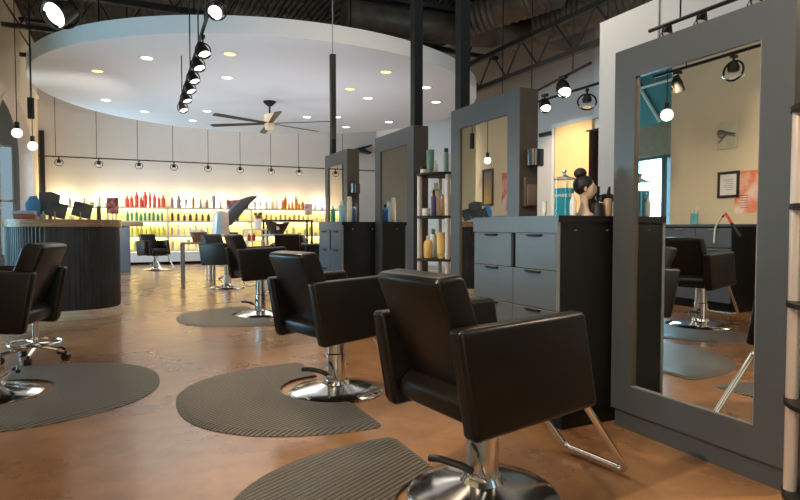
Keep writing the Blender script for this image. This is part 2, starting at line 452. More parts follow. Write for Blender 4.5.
# ------------------------------------------------------------------ mirror stations
XM = 2.38
def mirror_panel(y0, y1, label, turn=0.):
    t = thing('mirror_panel', label, 'mirror', (XM, (y0+y1)/2, 0), 0, 'tall framed station mirrors')
    h = (y1-y0)/2
    b = new()
    iw = h-.136
    box(b, 0, .15, -h, -iw, .1, 2.0); box(b, 0, .15, iw, h, .1, 2.0)
    box(b, 0, .15, -iw, iw, .1, .24); box(b, 0, .15, -iw, iw, 1.845, 2.0)
    for f in b.faces:
        c_ = f.calc_center_median(); f.normal_update()
        if c_.y < -h+.002 or (abs(f.normal.y) > .9 and abs(abs(c_.y)-iw) < .003): f.material_index = 1
    obj('frame', b, [M['lacquer'], M['paneledge']], t)
    b = new(); box(b, -.004, .004, -iw, iw, .24, 1.845); obj('glass', b, M['mirror'], t, (.016, 0, 0), (0, 0, turn))
    b = new(); box(b, .05, .149, -iw, iw, .24, 1.845); obj('back_board', b, M['black'], t)
    b = new(); box(b, .022, .15, -h+.01, h-.01, 0, .1); obj('plinth', b, M['lacquer'], t)
    b = new()
    s = .007
    box(b, .002, .014, -iw, -iw+s*.7, .24, 1.845); box(b, .002, .014, -iw+s*.7, iw, .24, .24+s*.7)
    obj('bead_highlight', b, M['edge'], t)  # pale strips paint the bevel's highlight on near and lower edges
    return t
mirror_panel(1.43, 2.36, 'nearest tall grey framed mirror beside the foreground chair', math.radians(-1.08))
mirror_panel(3.19, 4.09, 'tall grey framed mirror standing behind the drawer cabinet of the nearest station')
mirror_panel(4.76, 5.66, 'tall grey framed mirror just past the bottle tower')
mirror_panel(6.50, 7.34, 'smallest looking grey framed mirror, farthest along the row')
for (y, r, z1, lb) in ((4.0, .042, CEIL, 'tall black pole rising from the mirror behind the nearest drawer cabinet'), (4.80, .042, CEIL, 'tall black pole rising from the mirror just past the bottle tower')):
    b = new(); box(b, 2.43-r, 2.43+r, y-r, y+r, 2.001, z1-.05); tag(obj('ceiling_pole', b, M['black']), lb, 'pole')
t = thing('ceiling_pole', 'thin black pole on cables rising from the farthest mirror', 'pole', (2.43, 7.16, 2.0))
b = new(); box(b, -.033, .033, -.033, .033, .001, 1.27); obj('post', b, M['black'], t)
b = new(); tube(b, [(0, 0, 1.27), (.0, -.02, 4.05)], .006, 6); obj('cable', b, M['grey'], t)

def station(y0, y1, label):
    """drawer cabinet standing forward of the mirrors"""
    t = thing('drawer_cabinet', label, 'cabinet', (2.02, y0, 0), 0, 'styling station cabinets')
    w = y1-y0; D = .50
    b = new(); box(b, .02, D, .0, w, .1, 1.10)
    obj('carcass', b, M['cabside'], t)
    b = new(); box(b, .06, D, .02, w-.02, 0, .1); obj('plinth', b, M['cabside'], t)
    b = new(); box(b, 0, D, -.01, w+.004, 1.10, 1.135)
    for f in b.faces:
        if f.calc_center_median().x < .001: f.material_index = 1
    obj('top', b, [M['cabside'], M['cabinet']], t)
    b = new(); box(b, 0, .02, 0, w, 1.045, 1.1); obj('upper_rail', b, M['cabinet'], t)
    mid = w*.47
    zs = [1.04, .842, .632, .42, .11]
    for i in range(4):
        for (a, c) in ((.006, mid-.022), (mid+.022, w-.012)):
            if i > 0: a, c = (.006, mid-.003) if a < .1 else (mid+.003, w-.012)
            b = new(); box(b, 0, .02, a, c, zs[i+1]+.005, zs[i]-.002, .002, 1)
            d = obj('drawer', b, M['cabinet'], t)
            b = new(); m_ = (a+c)/2
            prism(b, [(-.0, zs[i]-.002), (-.016, zs[i]-.006), (-.016, zs[i]-.011), (0, zs[i]-.016)], 'y', m_-.06, m_+.06)
            obj('handle', b, M['black'], d)
            b = new(); box(b, -.001, .01, a, c, zs[i]-.002, zs[i]+.001); obj('edge_band', b, M['edge'], d)
    b = new(); box(b, -.002, .018, -.004, 0, .1, 1.1); obj('edge_band', b, M['edge'], t)
    b = new()
    for x in (.12, .34):
        lathe(b, [(.006, 1.055), (.006, 1.062)], 8, x, -.003)
    obj('screw_cap', b, M['steel'], t)
    return t
station(2.385, 3.185, 'grey drawer cabinet with open top between the two nearest mirrors')
station(5.69, 6.47, 'grey drawer cabinet between the two farthest mirrors')

# bottle towers between the stations
def tower(cx, cy, label, zs, rad=.235, a0=70):
    t = thing('bottle_tower', label, 'shelf tower', (cx, cy, 0), 0, 'round bottle towers')
    for z in zs:
        b = new(); lathe(b, [(rad-.02, z-.022), (rad, z-.018), (rad, z-.002), (rad-.01, z)], 40); obj('shelf', b, M['black'], t)
    for k in range(4):
        a = math.radians(a0)+k*PI/2
        b = new(); px, py = (rad-.027)*math.cos(a), (rad-.027)*math.sin(a)
        tube(b, [(px, py, 0), (px, py, zs[-1]+.0)], .021, 14); obj('pole', b, M['pinkpole'], t)
    return t
TZ = [.09, .45, .812, 1.173, 1.535]
tower(2.50, 4.42, 'round black bottle shelf tower between the second and third mirrors', TZ)
t = tower(2.225, 1.10, 'bottle shelf tower with pale poles at the near end of the mirrors', [.14, .47, .815, 1.155, 1.49], .215, 120.7)

# ------------------------------------------------------------------ salon chairs
def make_chair(label, loc, deg, group):
    t = thing('salon_chair', label, 'chair', loc, math.radians(deg), group)
    L, K = M['leather'], M['chrome']
    b = new(); lathe(b, [(.30, 0), (.305, .008), (.285, .022), (.20, .038), (.09, .062), (.075, .085), (.0, .086)], 48); obj('base', b, K, t)
    b = new(); lathe(b, [(.066, .05), (.066, .255), (.060, .262), (.0, .262)], 28); obj('pump_column', b, K, t)
    b = new(); lathe(b, [(.0, .15), (.058, .15), (.058, .37), (.0, .37)], 28); obj('piston', b, K, t)
    b = new(); box(b, -.17, .17, -.15, .15, .365, .395, .006); obj('seat_plate', b, M['black'], t)
    # lever
    b = new(); tube(b, bez([(-.04, -.07, .09), (-.09, -.085, .13), (-.15, -.06, .165), (-.19, .03, .17), (-.20, .06, .165)], 4), .0075, 8)
    lv = obj('foot_lever', b, K, t)
    b = new(); tube(b, bez([(-.115, -.078, .147), (-.155, -.055, .17), (-.19, .03, .174), (-.204, .075, .165)], 4), .0145, 10); obj('rubber_grip', b, M['blackplastic'], lv)
    # footrest
    pts = bez([(.08, .18, .385), (.30, .18, .37), (.585, .172, .03), (.585, -.172, .03), (.30, -.18, .37), (.08, -.18, .385)], 6, .14)
    b = new(); tube(b, pts, .0145, 12); obj('footrest', b, K, t)
    # seat cushion
    b = new(); prism(b, [(-.33, .40), (.24, .405), (.26, .44), (.25, .535), (.20, .555), (-.26, .53), (-.335, .47)], 'y', -.208, .208, .022, 3); obj('seat', b, L, t)
    # arms
    for s in (-1, 1):
        y0, y1 = (.212, .288) if s > 0 else (-.288, -.212)
        b = new(); prism(b, [(-.415, .742), (.178, .762), (.255, .395), (-.345, .36)], 'y', y0, y1, .022, 4)
        o = obj('armrest', b, L, t)
        b = new(); tube(b, [(-.395, y1-.02 if s > 0 else y0+.02, .722), (-.337, y1-.02 if s > 0 else y0+.02, .39)], .006, 6); bmesh.ops.translate(b, vec=(-.012, 0, 0), verts=b.verts); obj('piping', b, L, o)
    # back
    b = new(); prism(b, [(-.265, .455), (-.155, .46), (-.315, .895), (-.34, .915), (-.43, .905), (-.445, .885)], 'y', -.2, .2, .02, 4); bk = obj('backrest', b, L, t)
    for yy in (-.205, .205):
        for zz, xx in ((.70, -.345), (.60, -.305)):
            b = new(); sphere(b, (xx, yy, zz), .011, .009, .011, 10); obj('bolt', b, K, bk)
    return t
G1 = 'black salon chairs in the right-hand row'
c0 = make_chair('nearest black leather salon chair with chrome footrest in front of big mirror', (1.295, 1.96, 0), 8, 'black salon chairs')
c0.location = (1.30, 1.925, 0)
for c_ in c0.children:
    if c_.name not in ('base', 'pump_column', 'piston', 'foot_lever'): c_.location.x += .03; c_.location.y -= .012
    else: c_.location.x -= .01; c_.location.y += .03
c0.rotation_euler.z = math.radians(7)
def lift(t, h):
    for c in t.children:
        if c.name.split('.')[0] not in ('base', 'pump_column', 'foot_lever'): c.location.z += h
    return t
lift(dup(c0, (1.255, 3.58, 0), math.radians(15), 'black salon chair on its mat second from the camera, before the second mirror'), .015)
lift(dup(c0, (1.52, 7.20, 0), math.radians(6), 'brownish black salon chair before the farthest mirror, on a mat'), .085)
lift(dup(c0, (1.64, 10.70, 0), math.radians(-52), 'black salon chair with blue lit arm beside the small grey table'), .05)
dup(c0, (.70, 16.13, 0), math.radians(-62), 'lone black salon chair facing the room before the retail shelves')
lift(dup(c0, (2.50, 9.75, 0), math.radians(72), 'far black salon chair behind the second chair, seen from its back'), .06)
lift(dup(c0, (3.22, 10.3, 0), math.radians(-25), 'far black salon chair with footrest partly hidden by the far drawer cabinet'), .03)
lift(dup(c0, (-.80, 4.50, 0), math.radians(165), 'black salon chair at the desk side of the aisle, its back to the mirrors'), .06)

# mats
def make_mat(label, loc, rz, group='ribbed floor mats'):
    pts = []
    n = 40
    for i in range(n+1):
        a = PI/2+PI*i/n
        c, s = math.cos(a), math.sin(a)
        pts.append((-.0+.95*math.copysign(abs(c)**.9, c), .84*math.copysign(abs(s)**.85, s)))
    # cut-out for the base on the straight side
    cut = [(.0+.0, -.84)]
    pts2 = pts[:]
    pts2 += [(.03, -.80), (.03, -.36)]
    for i in range(17):
        a = -PI/2-PI*i/16
        pts2.append((.03+.34*math.cos(a), .36*math.sin(a)))
    pts2 += [(.03, .36), (.03, .80)]
    b = new()
    v0 = [b.verts.new((x, y, .001)) for x, y in pts2]
    cx, cy = -.4, 0
    def shrink(x, y, k):
        return (x+(cx-x)*k, y+(cy-y)*k)
    v1 = [b.verts.new((*p, .004)) for p in pts2]
    v2 = [b.verts.new((*shrink(*p, .075), .017)) for p in pts2]
    N = len(pts2)
    for A, B in ((v0, v1), (v1, v2)):
        for i in range(N): b.faces.new((A[i], A[(i+1) % N], B[(i+1) % N], B[i]))
    b.faces.new(v2); b.faces.new(list(reversed(v0)))
    o = obj('floor_mat', b, M['rubber'], None, loc, (0, 0, rz))
    return tag(o, label, 'mat', group)
make_mat('ribbed half round mat under the nearest salon chair', (1.20, 1.85, 0), .0)
make_mat('ribbed half round mat under the second salon chair, fully in view', (1.215, 3.68, 0), 0)
make_mat('ribbed half round mat under the chair at the farthest mirror', (1.48, 7.22, 0), 0)
make_mat('ribbed half round mat across the aisle near the reception desk', (-.74, 4.46, 0), PI)

# rolling stool
t = thing('rolling_stool', 'chrome rolling stool with foot ring beside the chair near the desk', 'stool', (-.66, 5.50, 0), -.42)
b = new(); tube(b, [(0, 0, .10), (0, 0, .50)], .022, 12); obj('gas_column', b, M['chrome'], t)
b = new(); lathe(b, [(.0, .50), (.16, .50), (.18, .52), (.18, .57), (.15, .585), (0, .585)], 28); obj('seat', b, M['leather'], t)
b = new(); R = .19
tube(b, [(R*math.cos(2*PI*i/32), R*math.sin(2*PI*i/32),   .145) for i in range(32)], .01, 8, closed=True)
for k in range(3):
    a = 2*PI*k/3+.4; tube(b, [(.02*math.cos(a), .02*math.sin(a), .145), (R*math.cos(a), R*math.sin(a), .145)], .008, 8)
obj('foot_ring', b, M['chrome'], t)
for k in range(5):
    a = 2*PI*k/5
    b = new(); tube(b, [(.02*math.cos(a), .02*math.sin(a), .12), (.235*math.cos(a), .235*math.sin(a), .075)], [.022, .014], 8); lg = obj('leg', b, M['chrome'], t)
    b = new(); cx, cy = .24*math.cos(a), .24*math.sin(a)
    ax = Vector((-math.sin(a), math.cos(a), 0))
    tube(b, [Vector((cx, cy, .031))-ax*.022, Vector((cx, cy, .031))+ax*.022], .03, 14); tube(b, [(cx, cy, .03), (cx, cy, .08)], .008, 8); obj('caster', b, M['blackplastic'], lg)

# ------------------------------------------------------------------ reception desk
def superell(a, bb, n, N=220, ribs=0.):
    out = []
    for i in range(N):
        th = 2*PI*i/N; c, s = math.cos(th), math.sin(th)
        r = 1.0-(ribs if i % 4 in (2, 3) else 0)
        out.append((a*r*math.copysign(abs(c)**(2/n), c), bb*r*math.copysign(abs(s)**(2/n), s)))
    return out
t = thing('reception_desk', 'curved black ribbed reception desk with a wood counter', 'desk', (-.665, 8.46, 0))
b = new(); prism(b, superell(.618, .70, 3.2, 420, .007), 'z', .10, 1.085); obj('body', b, M['deskblack'], t, ang=20)
b = new(); prism(b, superell(.624, .706, 3.2, 90), 'z', 0, .105); obj('kick_plinth', b, M['palewood'], t)
b = new(); prism(b, superell(.64, .725, 3.2, 90), 'z', 1.085, 1.17); obj('counter_top', b, M['wood'], t)
t = thing('back_counter', 'dark counter with wood top behind the reception desk', 'counter', (-.35, 15.8, 0))
b = new(); box(b, -1.5, .48, -.3, .3, 0, 1.11, .01); obj('body', b, M['cabinet'], t)
b = new(); box(b, -1.55, .78, -.34, .34, 1.11, 1.22, .008); obj('counter_top', b, M['wood'], t)

ZD = 1.171
def tablet(x, y, label, rz):
    t = thing('tablet', label, 'tablet', (x, y, ZD), rz, 'tablets on the reception desk')
    b = new(); box(b, -.11, .11, -.008, .008, 0, .20, .006); o = obj('screen_shell', b, M['screen'], t); o.rotation_euler = (-.36, .27, 0); o.location = (0, -.02, .036)
    b = new(); tube(b, bez([(0, -.01, .10), (0, -.06, .06), (0, -.07, .006)]), .008, 8); obj('stand', b, M['grey'], t)
    b = new(); lathe(b, [(.05, 0), (.05, .008), (0, .01)], 20, 0, -.06); obj('foot', b, M['grey'], t)
tablet(-.78, 8.45, 'dark tablet on a stand on the desk, nearer the blue chair back', .12)
tablet(-.50, 8.45, 'dark tablet on a stand on the desk, next to black canister', .12)
t = thing('computer_monitor', 'dark monitor seen from behind on the reception desk', 'monitor', (-.87, 8.86, ZD), .3)
b = new(); prism(b, [(-.12, .08), (.11, .05), (.12, .33), (.02, .37), (-.12, .36)], 'y', -.02, .02, .008, 2); obj('display', b, M['screen'], t)
b = new(); tube(b, [(0, .0, .10), (0, 0, .01)], .02, 10); lathe(b, [(.09, 0), (.09, .01), (0, .012)], 20); obj('stand', b, M['screen'], t)
t = thing('rounded_display', 'blue rounded screen back standing at the end of the desk monitor', 'display', (-1.045, 8.72, ZD), .2)
b = new(); prism(b, [(-.07, .06), (.08, .05), (.085, .22), (.05, .31), (-.03, .30), (-.085, .20)], 'y', -.018, .018, .014, 3); obj('shell', b, M['bluegrey'], t)
b = new(); tube(b, [(0, 0, .1), (0, 0, .01)], .015, 8); lathe(b, [(.06, 0), (.06, .01), (0, .012)], 16); obj('stand', b, M['grey'], t)
b = new(); box(b, -1.18, -.96, 8.2, 8.45, ZD+.001, ZD+.062, .004); tag(obj('book', b, mat('brick_cover', (.28, .07, .04), .5, var=.1)), 'red brown book lying under the grey folder on the desk', 'book')
b = new(); box(b, -1.2, -.965, 8.2, 8.46, ZD+.063, ZD+.105, .004); tag(obj('folder', b, mat('grey_blue_cover', (.30, .33, .40), .5, var=.06)), 'grey blue folder lying on the red brown book on the desk', 'folder')
b = new(); lathe(b, [(.026, ZD+.001), (.026, ZD+.165), (.02, ZD+.175), (0, ZD+.175)], 20, -.29, 8.45); tag(obj('canister', b, M['screen']), 'slim black canister standing on the reception desk', 'canister')
b = new(); lathe(b, [(.022, ZD+.001), (.022, ZD+.07), (.01, ZD+.085), (.01, ZD+.11), (0, ZD+.11)], 16, -.905, 8.5); tag(obj('glass_bottle', b, mat('pale_blue_glass', (.42, .55, .62), .15, var=.05)), 'small pale blue bottle between book and tablet on the desk', 'bottle')
def sign(x, y, z, h, w, label, m, stem):
    t = thing('sign_holder', label, 'sign', (x, y, z), .35, None)
    b = new(); box(b, -w/2, w/2, -.006, .006, stem, stem+h, .002, 1); obj('picture', b, m, t)
    b = new(); tube(b, [(0, .0, stem+.01), (0, 0, .006)], .007, 8); lathe(b, [(.05, 0.0), (.05, .006), (0, .008)], 16); obj('stand', b, M['grey'], t)
    return t
sign(-.13, 8.5, ZD, .21, .15, 'small pink and black picture sign on the reception desk end', poster_mat('pink_picture', (.03, .02, .03), (.55, .16, .20), (.75, .5, .5), 16), .085)

# ------------------------------------------------------------------ bottles
BP = {}
def bottle_mesh(kind, bodym, capm):
    k = (kind, bodym.name, capm.name)
    if k in BP: return BP[k]
    prof = {
        'tall': ([(.032, 0), (.034, .01), (.034, .16), (.030, .175), (.014, .185)], [(.015, .185), (.015, .225), (0, .228)]),
        'round': ([(.036, 0), (.040, .012), (.040, .12), (.030, .145), (.013, .155)], [(.016, .155), (.016, .19), (0, .193)]),
        'tube': ([(.020, .0), (.022, .03), (.030, .035), (.034, .19), (.034, .20)], [(.03, .2), (0, .201)]),
        'jar': ([(.046, 0), (.05, .008), (.05, .06), (.046, .065)], [(.052, .065), (.052, .095), (0, .098)]),
        'spray': ([(.026, 0), (.028, .01), (.028, .19), (.02, .21), (.012, .215)], [(.014, .215), (.016, .26), (.006, .275), (0, .276)]),
        'can': ([(.026, 0), (.027, .006), (.027, .20), (.02, .21)], [(.022, .21), (.022, .25), (0, .252)]),
    }[kind]
    b = new(); lathe(b, prof[0], 16, mi=0); lathe(b, prof[1], 16, mi=1)
    bmesh.ops.recalc_face_normals(b, faces=b.faces)
    me = bpy.data.meshes.new('bottle'); b.to_mesh(me); b.free(); me.materials.append(bodym); me.materials.append(capm); smooth(me, 40)
    BP[k] = me
    return me
def bottle(kind, bm_, cm_, loc, s, label, group=None, name='bottle', cat='bottle', sz=None):
    o = bpy.data.objects.new(name, bottle_mesh(kind, bm_, cm_)); C.objects.link(o)
    o.location = loc; o.scale = ((sz or 1)*s, (sz or 1)*s, s); o.rotation_euler.z = random.random()*6
    return tag(o, label, cat, group)
def cm(name, c, r=.35, var=.08): 
    if name not in M: M[name] = mat(name, c, r, var=var)
    return M[name]
red = cm('coral_bottle', (.80, .10, .05)); org = cm('orange_bottle', (.85, .27, .05)); brn = cm('brown_bottle', (.20, .11, .085)); mauve = cm('mauve_bottle', (.30, .20, .22))
grn = cm('green_bottle', (.05, .30, .16)); dgrn = cm('dark_bottle', (.05, .055, .035)); yel = cm('yellow_bottle', (.72, .66, .08)); lime = cm('lime_bottle', (.45, .55, .15)); pale = cm('cream_bottle', (.74, .66, .48)); pwh = cm('pearl_bottle', (.80, .78, .74)); tanb = cm('tan_bottle', (.50, .30, .14))
SHY = 18.66
SZ = {'top': 1.67, 'second': 1.28, 'third': .83, 'lowest': .42}
S0 = -1.95; 
# retail shelving along the back wall: three wall bays
for bi, (x0, x1, nm) in enumerate([(-1.95, 1.16, 'behind the reception desk'), (1.2, 3.6, 'in the middle of the back wall'), (3.64, 6.3, 'near the far mirrors')]):
    t = thing('retail_shelving', 'pale lit retail shelving bay '+nm, 'shelving', (0, 0, 0), 0, 'retail shelving bays')
    for rn, z in SZ.items():
        b = new(); box(b, x0, x1, 18.5, 18.86, z-.045, z, .004, 1); obj('shelf', b, M['paleshelf'], t)
        b = new(); box(b, x0+.05, x1-.05, 18.80, 18.83, z-.06, z-.046); obj('light_strip', b, M['led'], t)
    b = new(); box(b, x0-.02, x0, 18.52, 18.86, .08, 1.68); obj('side_panel', b, M['paleshelf'], t)
    b = new(); box(b, x1, x1+.019, 18.52, 18.86, .08, 1.68); obj('side_panel', b, M['paleshelf'], t)
    b = new(); box(b, x0, x1, 18.855, 18.895, .08, 1.66); obj('back_panel', b, mat('pale_yellow_panel_%d' % bi, (.85, .74, .40), .6, var=.03), t)
    b = new(); box(b, x0, x1, 18.46, 18.86, .08, .36); obj('base_cabinet', b, M['whitemetal'], t)
# rows: (shelf, [(x, kind, body, cap, scale, colour word)])
def rowb(shelf, xs, kinds, body, cap, word, hs):
    global rc
    rc = globals().setdefault('rcount', {})
    for i, x in enumerate(xs):
        k = kinds[i % len(kinds)]; h = hs[i % len(hs)]
        n = rc.get((shelf, word), 0); rc[(shelf, word)] = n+1
        lb = '%s %s bottle counted from the desk end of the %s retail shelf' % (ORD[n], word, shelf)
        bottle(k, body, cap, (x+random.uniform(-.008, .008), SHY+random.uniform(-.04, .05), SZ[shelf]+.001), h, lb, 'products on the %s retail shelf' % shelf, sz=.86 if k != 'jar' else .9)
lin = lambda a, b, n: [a+(b-a)*i/(n-1) for i in range(n)]
rowb('top', lin(-1.35, -.25, 7), ['round', 'jar', 'round', 'jar'], pale, brn, 'cream', [1.3, 1.5, 1.2])
rowb('top', lin(.10, 1.06, 9), ['round', 'tall', 'tall', 'round', 'tall', 'spray', 'tall', 'tall', 'round'], red, red, 'coral red', [1.7, 1.5, 1.9, 1.6, 2.0, 1.6])
rowb('top', lin(1.3, 3.1, 10), ['tall', 'round', 'tube', 'tall'], mauve, brn, 'mauve', [1.4, 1.9, 1.3, 1.5, 1.2])
rowb('top', lin(3.75, 4.45, 5), ['tall', 'tube', 'round'], pale, pwh, 'cream', [1.4, 1.2])
rowb('top', lin(4.62, 5.28, 7), ['round', 'tall', 'round'], org, org, 'orange', [1.5, 1.9, 1.3])
rowb('top', lin(5.5, 6.15, 4), ['jar', 'round'], pwh, pale, 'pearl', [1.2, 1.1])
rowb('second', lin(-1.3, -.2, 6), ['jar', 'round', 'tall'], pale, pwh, 'cream', [1.3, 1.2, 1.5])
rowb('second', lin(.1, 1.02, 9), ['tall', 'tube', 'tall', 'round'], grn, dgrn, 'green', [1.25, 1.15, 1.3, 1.2])
rowb('second', lin(1.3, 3.2, 12), ['tall', 'tall', 'round', 'round'], dgrn, brn, 'dark', [1.3, 1.2, 1.1])
rowb('second', lin(3.8, 5.3, 11), ['tube', 'round', 'tall'], tanb, pale, 'tan', [1.1, 1.0, 1.2])
rowb('second', lin(5.45, 6.1, 5), ['round', 'jar'], pale, pwh, 'cream', [1.1, 1.0])
rowb('third', lin(.1, 1.05, 9), ['round', 'tall', 'round'], yel, lime, 'yellow', [1.5, 1.3, 1.6])
rowb('third', lin(1.3, 2.3, 7), ['tube', 'tall', 'round'], pwh, dgrn, 'pearl', [1.3, 1.4, 1.2])
rowb('third', lin(4.2, 6.1, 11), ['round', 'tall', 'jar'], lime, pale, 'pale lime', [1.2, 1.4, 1.1])
rowb('lowest', lin(.1, .9, 5), ['tall', 'round'], lime, grn, 'lime', [1.4, 1.5])
rowb('lowest', lin(1.3, 2.4, 6), ['tall', 'jar', 'round'], pwh, pale, 'pearl', [1.3, 1.4, 1.2])
rowb('lowest', lin(5.0, 6.1, 7), ['round', 'tall'], pale, pwh, 'cream', [1.3, 1.2])

# bottles on the tower between mirrors two and three
def tb(z, items, where):
    for (dx, dy, kind, body, cap, s, desc) in items:
        bottle(kind, body, cap, (2.50+dx, 4.42+dy, z+.001), s, desc+' on the %s shelf of the bottle tower' % where, 'products on the bottle tower')
teal = cm('sage_tube', (.16, .27, .23)); purple = cm('purple_bottle', (.07, .04, .14)); amber = cm('amber_bottle', (.72, .48, .16)); pink = cm('pink_bottle', (.72, .38, .30)); blk = M['blackplastic']
tb(1.535, [(-.12, .02, 'tube', teal, pwh, 1.0, 'tall sage green tube'), (-.05, -.13, 'can', teal, blk, .8, 'slim sage can'), (-.02, .12, 'round', pwh, pwh, .7, 'white round bottle'), (.08, -.02, 'tall', pale, pwh, .9, 'cream tall bottle'), (-.12, .13, 'jar', pale, blk, .7, 'small black lidded jar')], 'top')
tb(1.173, [(-.11, .11, 'jar', pwh, pwh, .7, 'small white jar'), (-.06, .03, 'tall', pale, pale, 1.25, 'tall cream bottle'), (-.14, -.08, 'spray', purple, blk, .8, 'dark purple spray bottle'), (-.03, -.12, 'tall', amber, pale, 1.0, 'amber bottle'), (.05, .11, 'round', pink, pwh, 1.0, 'pink round bottle'), (.08, -.03, 'tall', pwh, pale, 1.1, 'white tall bottle')], 'second')
tb(.812, [(-.13, .04, 'round', amber, pwh, 1.0, 'amber round bottle'), (-.08, -.10, 'tube', amber, amber, 1.1, 'honey coloured tube'), (-.03, .13, 'tall', pwh, teal, 1.1, 'white bottle with sage cap'), (.04, 0, 'spray', pale, blk, 1.0, 'cream spray bottle')], 'third')
tb(.45, [(-.12, .03, 'round', brn, blk, 1.0, 'brown round bottle'), (-.05, -.11, 'tall', amber, blk, .9, 'amber tall bottle'), (.0, .12, 'jar', pwh, blk, 1.0, 'white jar')], 'lower')

# ------------------------------------------------------------------ things on the nearest station
ZT = 1.136
bottle('tube', M['white'], M['white'], (2.10, 2.585, ZT), .40, 'short white tube at the mirror end of the nearest cabinet top')
bottle('tall', pale, pwh, (2.17, 2.57, ZT), .62, 'cream bottle behind the disinfectant jar on nearest cabinet')
bottle('spray', cm('rose_bottle', (.74, .50, .42)), M['white'], (2.26, 2.60, ZT), .70, 'rosy spray bottle behind the short white tube on nearest cabinet')
t = thing('disinfectant_jar', 'tall glass jar of blue disinfectant liquid on the nearest cabinet', 'jar', (2.13, 2.462, ZT))
b = new(); lathe(b, [(.050, .0), (.050, .145)], 32); obj('liquid', b, M['bluejar'], t)
b = new(); lathe(b, [(.0535, .0), (.0535, .195), (.050, .198)], 32, cap=False); obj('glass', b, M['clear'], t)
b = new(); lathe(b, [(.0545, .193), (.0545, .200), (.03, .207), (.008, .218), (.008, .228), (.013, .234), (.011, .245), (0, .248)], 28); obj('lid', b, M['steel'], t)
txt = bpy.data.curves.new('lettering', 'FONT'); txt.body = 'BARBICIDE'; txt.size = .023; txt.align_x = 'CENTER'; txt.extrude = .0004
to = bpy.data.objects.new('lettering', txt); C.objects.link(to)
dg = bpy.context.evaluated_depsgraph_get()
me = bpy.data.meshes.new_from_object(to.evaluated_get(dg)); bpy.data.objects.remove(to)
R_ = .0548
for v in me.vertices:
    a = v.co.x/R_; zz = v.co.y; rr = R_+v.co.z
    v.co = (rr*math.sin(a), -rr*math.cos(a), zz+.098)
me.materials.append(M['white'])
lo = bpy.data.objects.new('lettering', me); C.objects.link(lo); lo.parent = t; lo.rotation_euler.z = math.radians(-38)
# mannequin head
t = thing('mannequin_head', 'practice mannequin head with dark hair bun on the nearest cabinet', 'mannequin head', (2.25, 2.44, ZT), math.radians(-35))
t.scale = (1.02, 1.02, 1.1)
b = new()
lathe(b, [(.05, 0), (.05, .008), (.030, .02), (.021, .05), (.021, .085), (.026, .10)], 20)
for v in b.verts: v.co.y *= .9
b2 = new(); sphere(b2, (.008, 0, .135), .047, .04, .055, 20)
for v in b2.verts:
    if v.co.z < .13: v.co.x += (.13-v.co.z)*.25; v.co.y *= 1-(.13-v.co.z)*3
for v in b2.verts:   # nose, brow
    if v.co.x > .04 and abs(v.co.y) < .009 and .115 < v.co.z < .145: v.co.x += .009
me_ = bpy.data.meshes.new('tmp'); b2.to_mesh(me_); b2.free(); b.from_mesh(me_); bpy.data.meshes.remove(me_)
hd = obj('head', b, M['skin'], t, ang=60)
b = new(); sphere(b, (-.006, 0, .150), .054, .047, .050, 18)
for v in b.verts:
    if v.co.x > .024 and v.co.z < .150: v.co.x = .024
obj('hair', b, M['hair'], t, ang=60)
b = new(); sphere(b, (-.022, 0, .208), .034, .032, .027, 14); obj('hair_bun', b, M['hair'], t, ang=60)
for s in (-1, 1):
    b = new(); sphere(b, (.0, s*.042, .132), .008, .004, .014, 8); obj('ear', b, M['skin'], t)
    b = new(); sphere(b, (.047, s*.015, .142), .004, .005, .004, 8); obj('eye', b, M['white'], t)
# clips, brushes and dryer gear
b = new(); tube(b, [(2.135, 2.398, ZT+.001), (2.135, 2.398, ZT+.075), (2.135, 2.398, ZT+.095), (2.135, 2.398, ZT+.115)], [.017, .017, .008, .007], 14); tag(obj('white_bottle', b, M['white']), 'white bottle standing in front of the mannequin head on nearest cabinet', 'bottle')
t = thing('brush_cup', 'black cup of combs and brushes beside the mannequin head', 'brush cup', (2.345, 2.44, ZT))
b = new(); lathe(b, [(.036, 0), (.030, .07), (.026, .07), (.030, .006), (0, .006)], 20); obj('cup', b, M['blackplastic'], t)
for k, (dx, dy, h) in enumerate(((.0, .0, .16), (.012, .012, .14), (-.01, .014, .13))):
    b = new(); tube(b, [(dx*.4, dy*.4, .01), (dx*1.6, dy*1.6, h*.6), (dx*2.2, dy*2.2, h)], [.004, .006, .012], 8); obj('comb', b, M['blackplastic'], t)
t = thing('hair_brush', 'round tan hair brush lying upright near the mirror frame on nearest cabinet', 'brush', (2.405, 2.425, ZT))
b = new(); lathe(b, [(.02, 0), (.024, .02), (.024, .085), (.018, .095), (0, .097)], 16); obj('bristle_barrel', b, cm('brush_tan', (.42, .27, .17)), t)
b = new(); tube(b, [(0, 0, .09), (.0, -.005, .13), (0, -.01, .16)], [.008, .010, .006], 8); obj('handle', b, M['blackplastic'], t)
t = thing('hair_dryer', 'black and silver hair dryer hung by the nearest mirror frame above cabinet', 'hair dryer', (2.445, 2.475, ZT))
b = new(); tube(b, [(0, -.0, .0), (0, 0, .05), (.0, 0, .08)], [.017, .014, .014], 12); obj('handle', b, M['whitemetal'], t)
b = new(); tube(b, [(-.05, .0, .10), (-.01, 0, .10), (.03, 0, .10), (.045, 0, .10)], [.018, .026, .028, .02], 14); obj('barrel', b, M['blackplastic'], t)
b = new(); tube(b, [(-.075, 0, .10), (-.048, 0, .10)], [.013, .017], 12); obj('nozzle', b, M['chrome'], t)

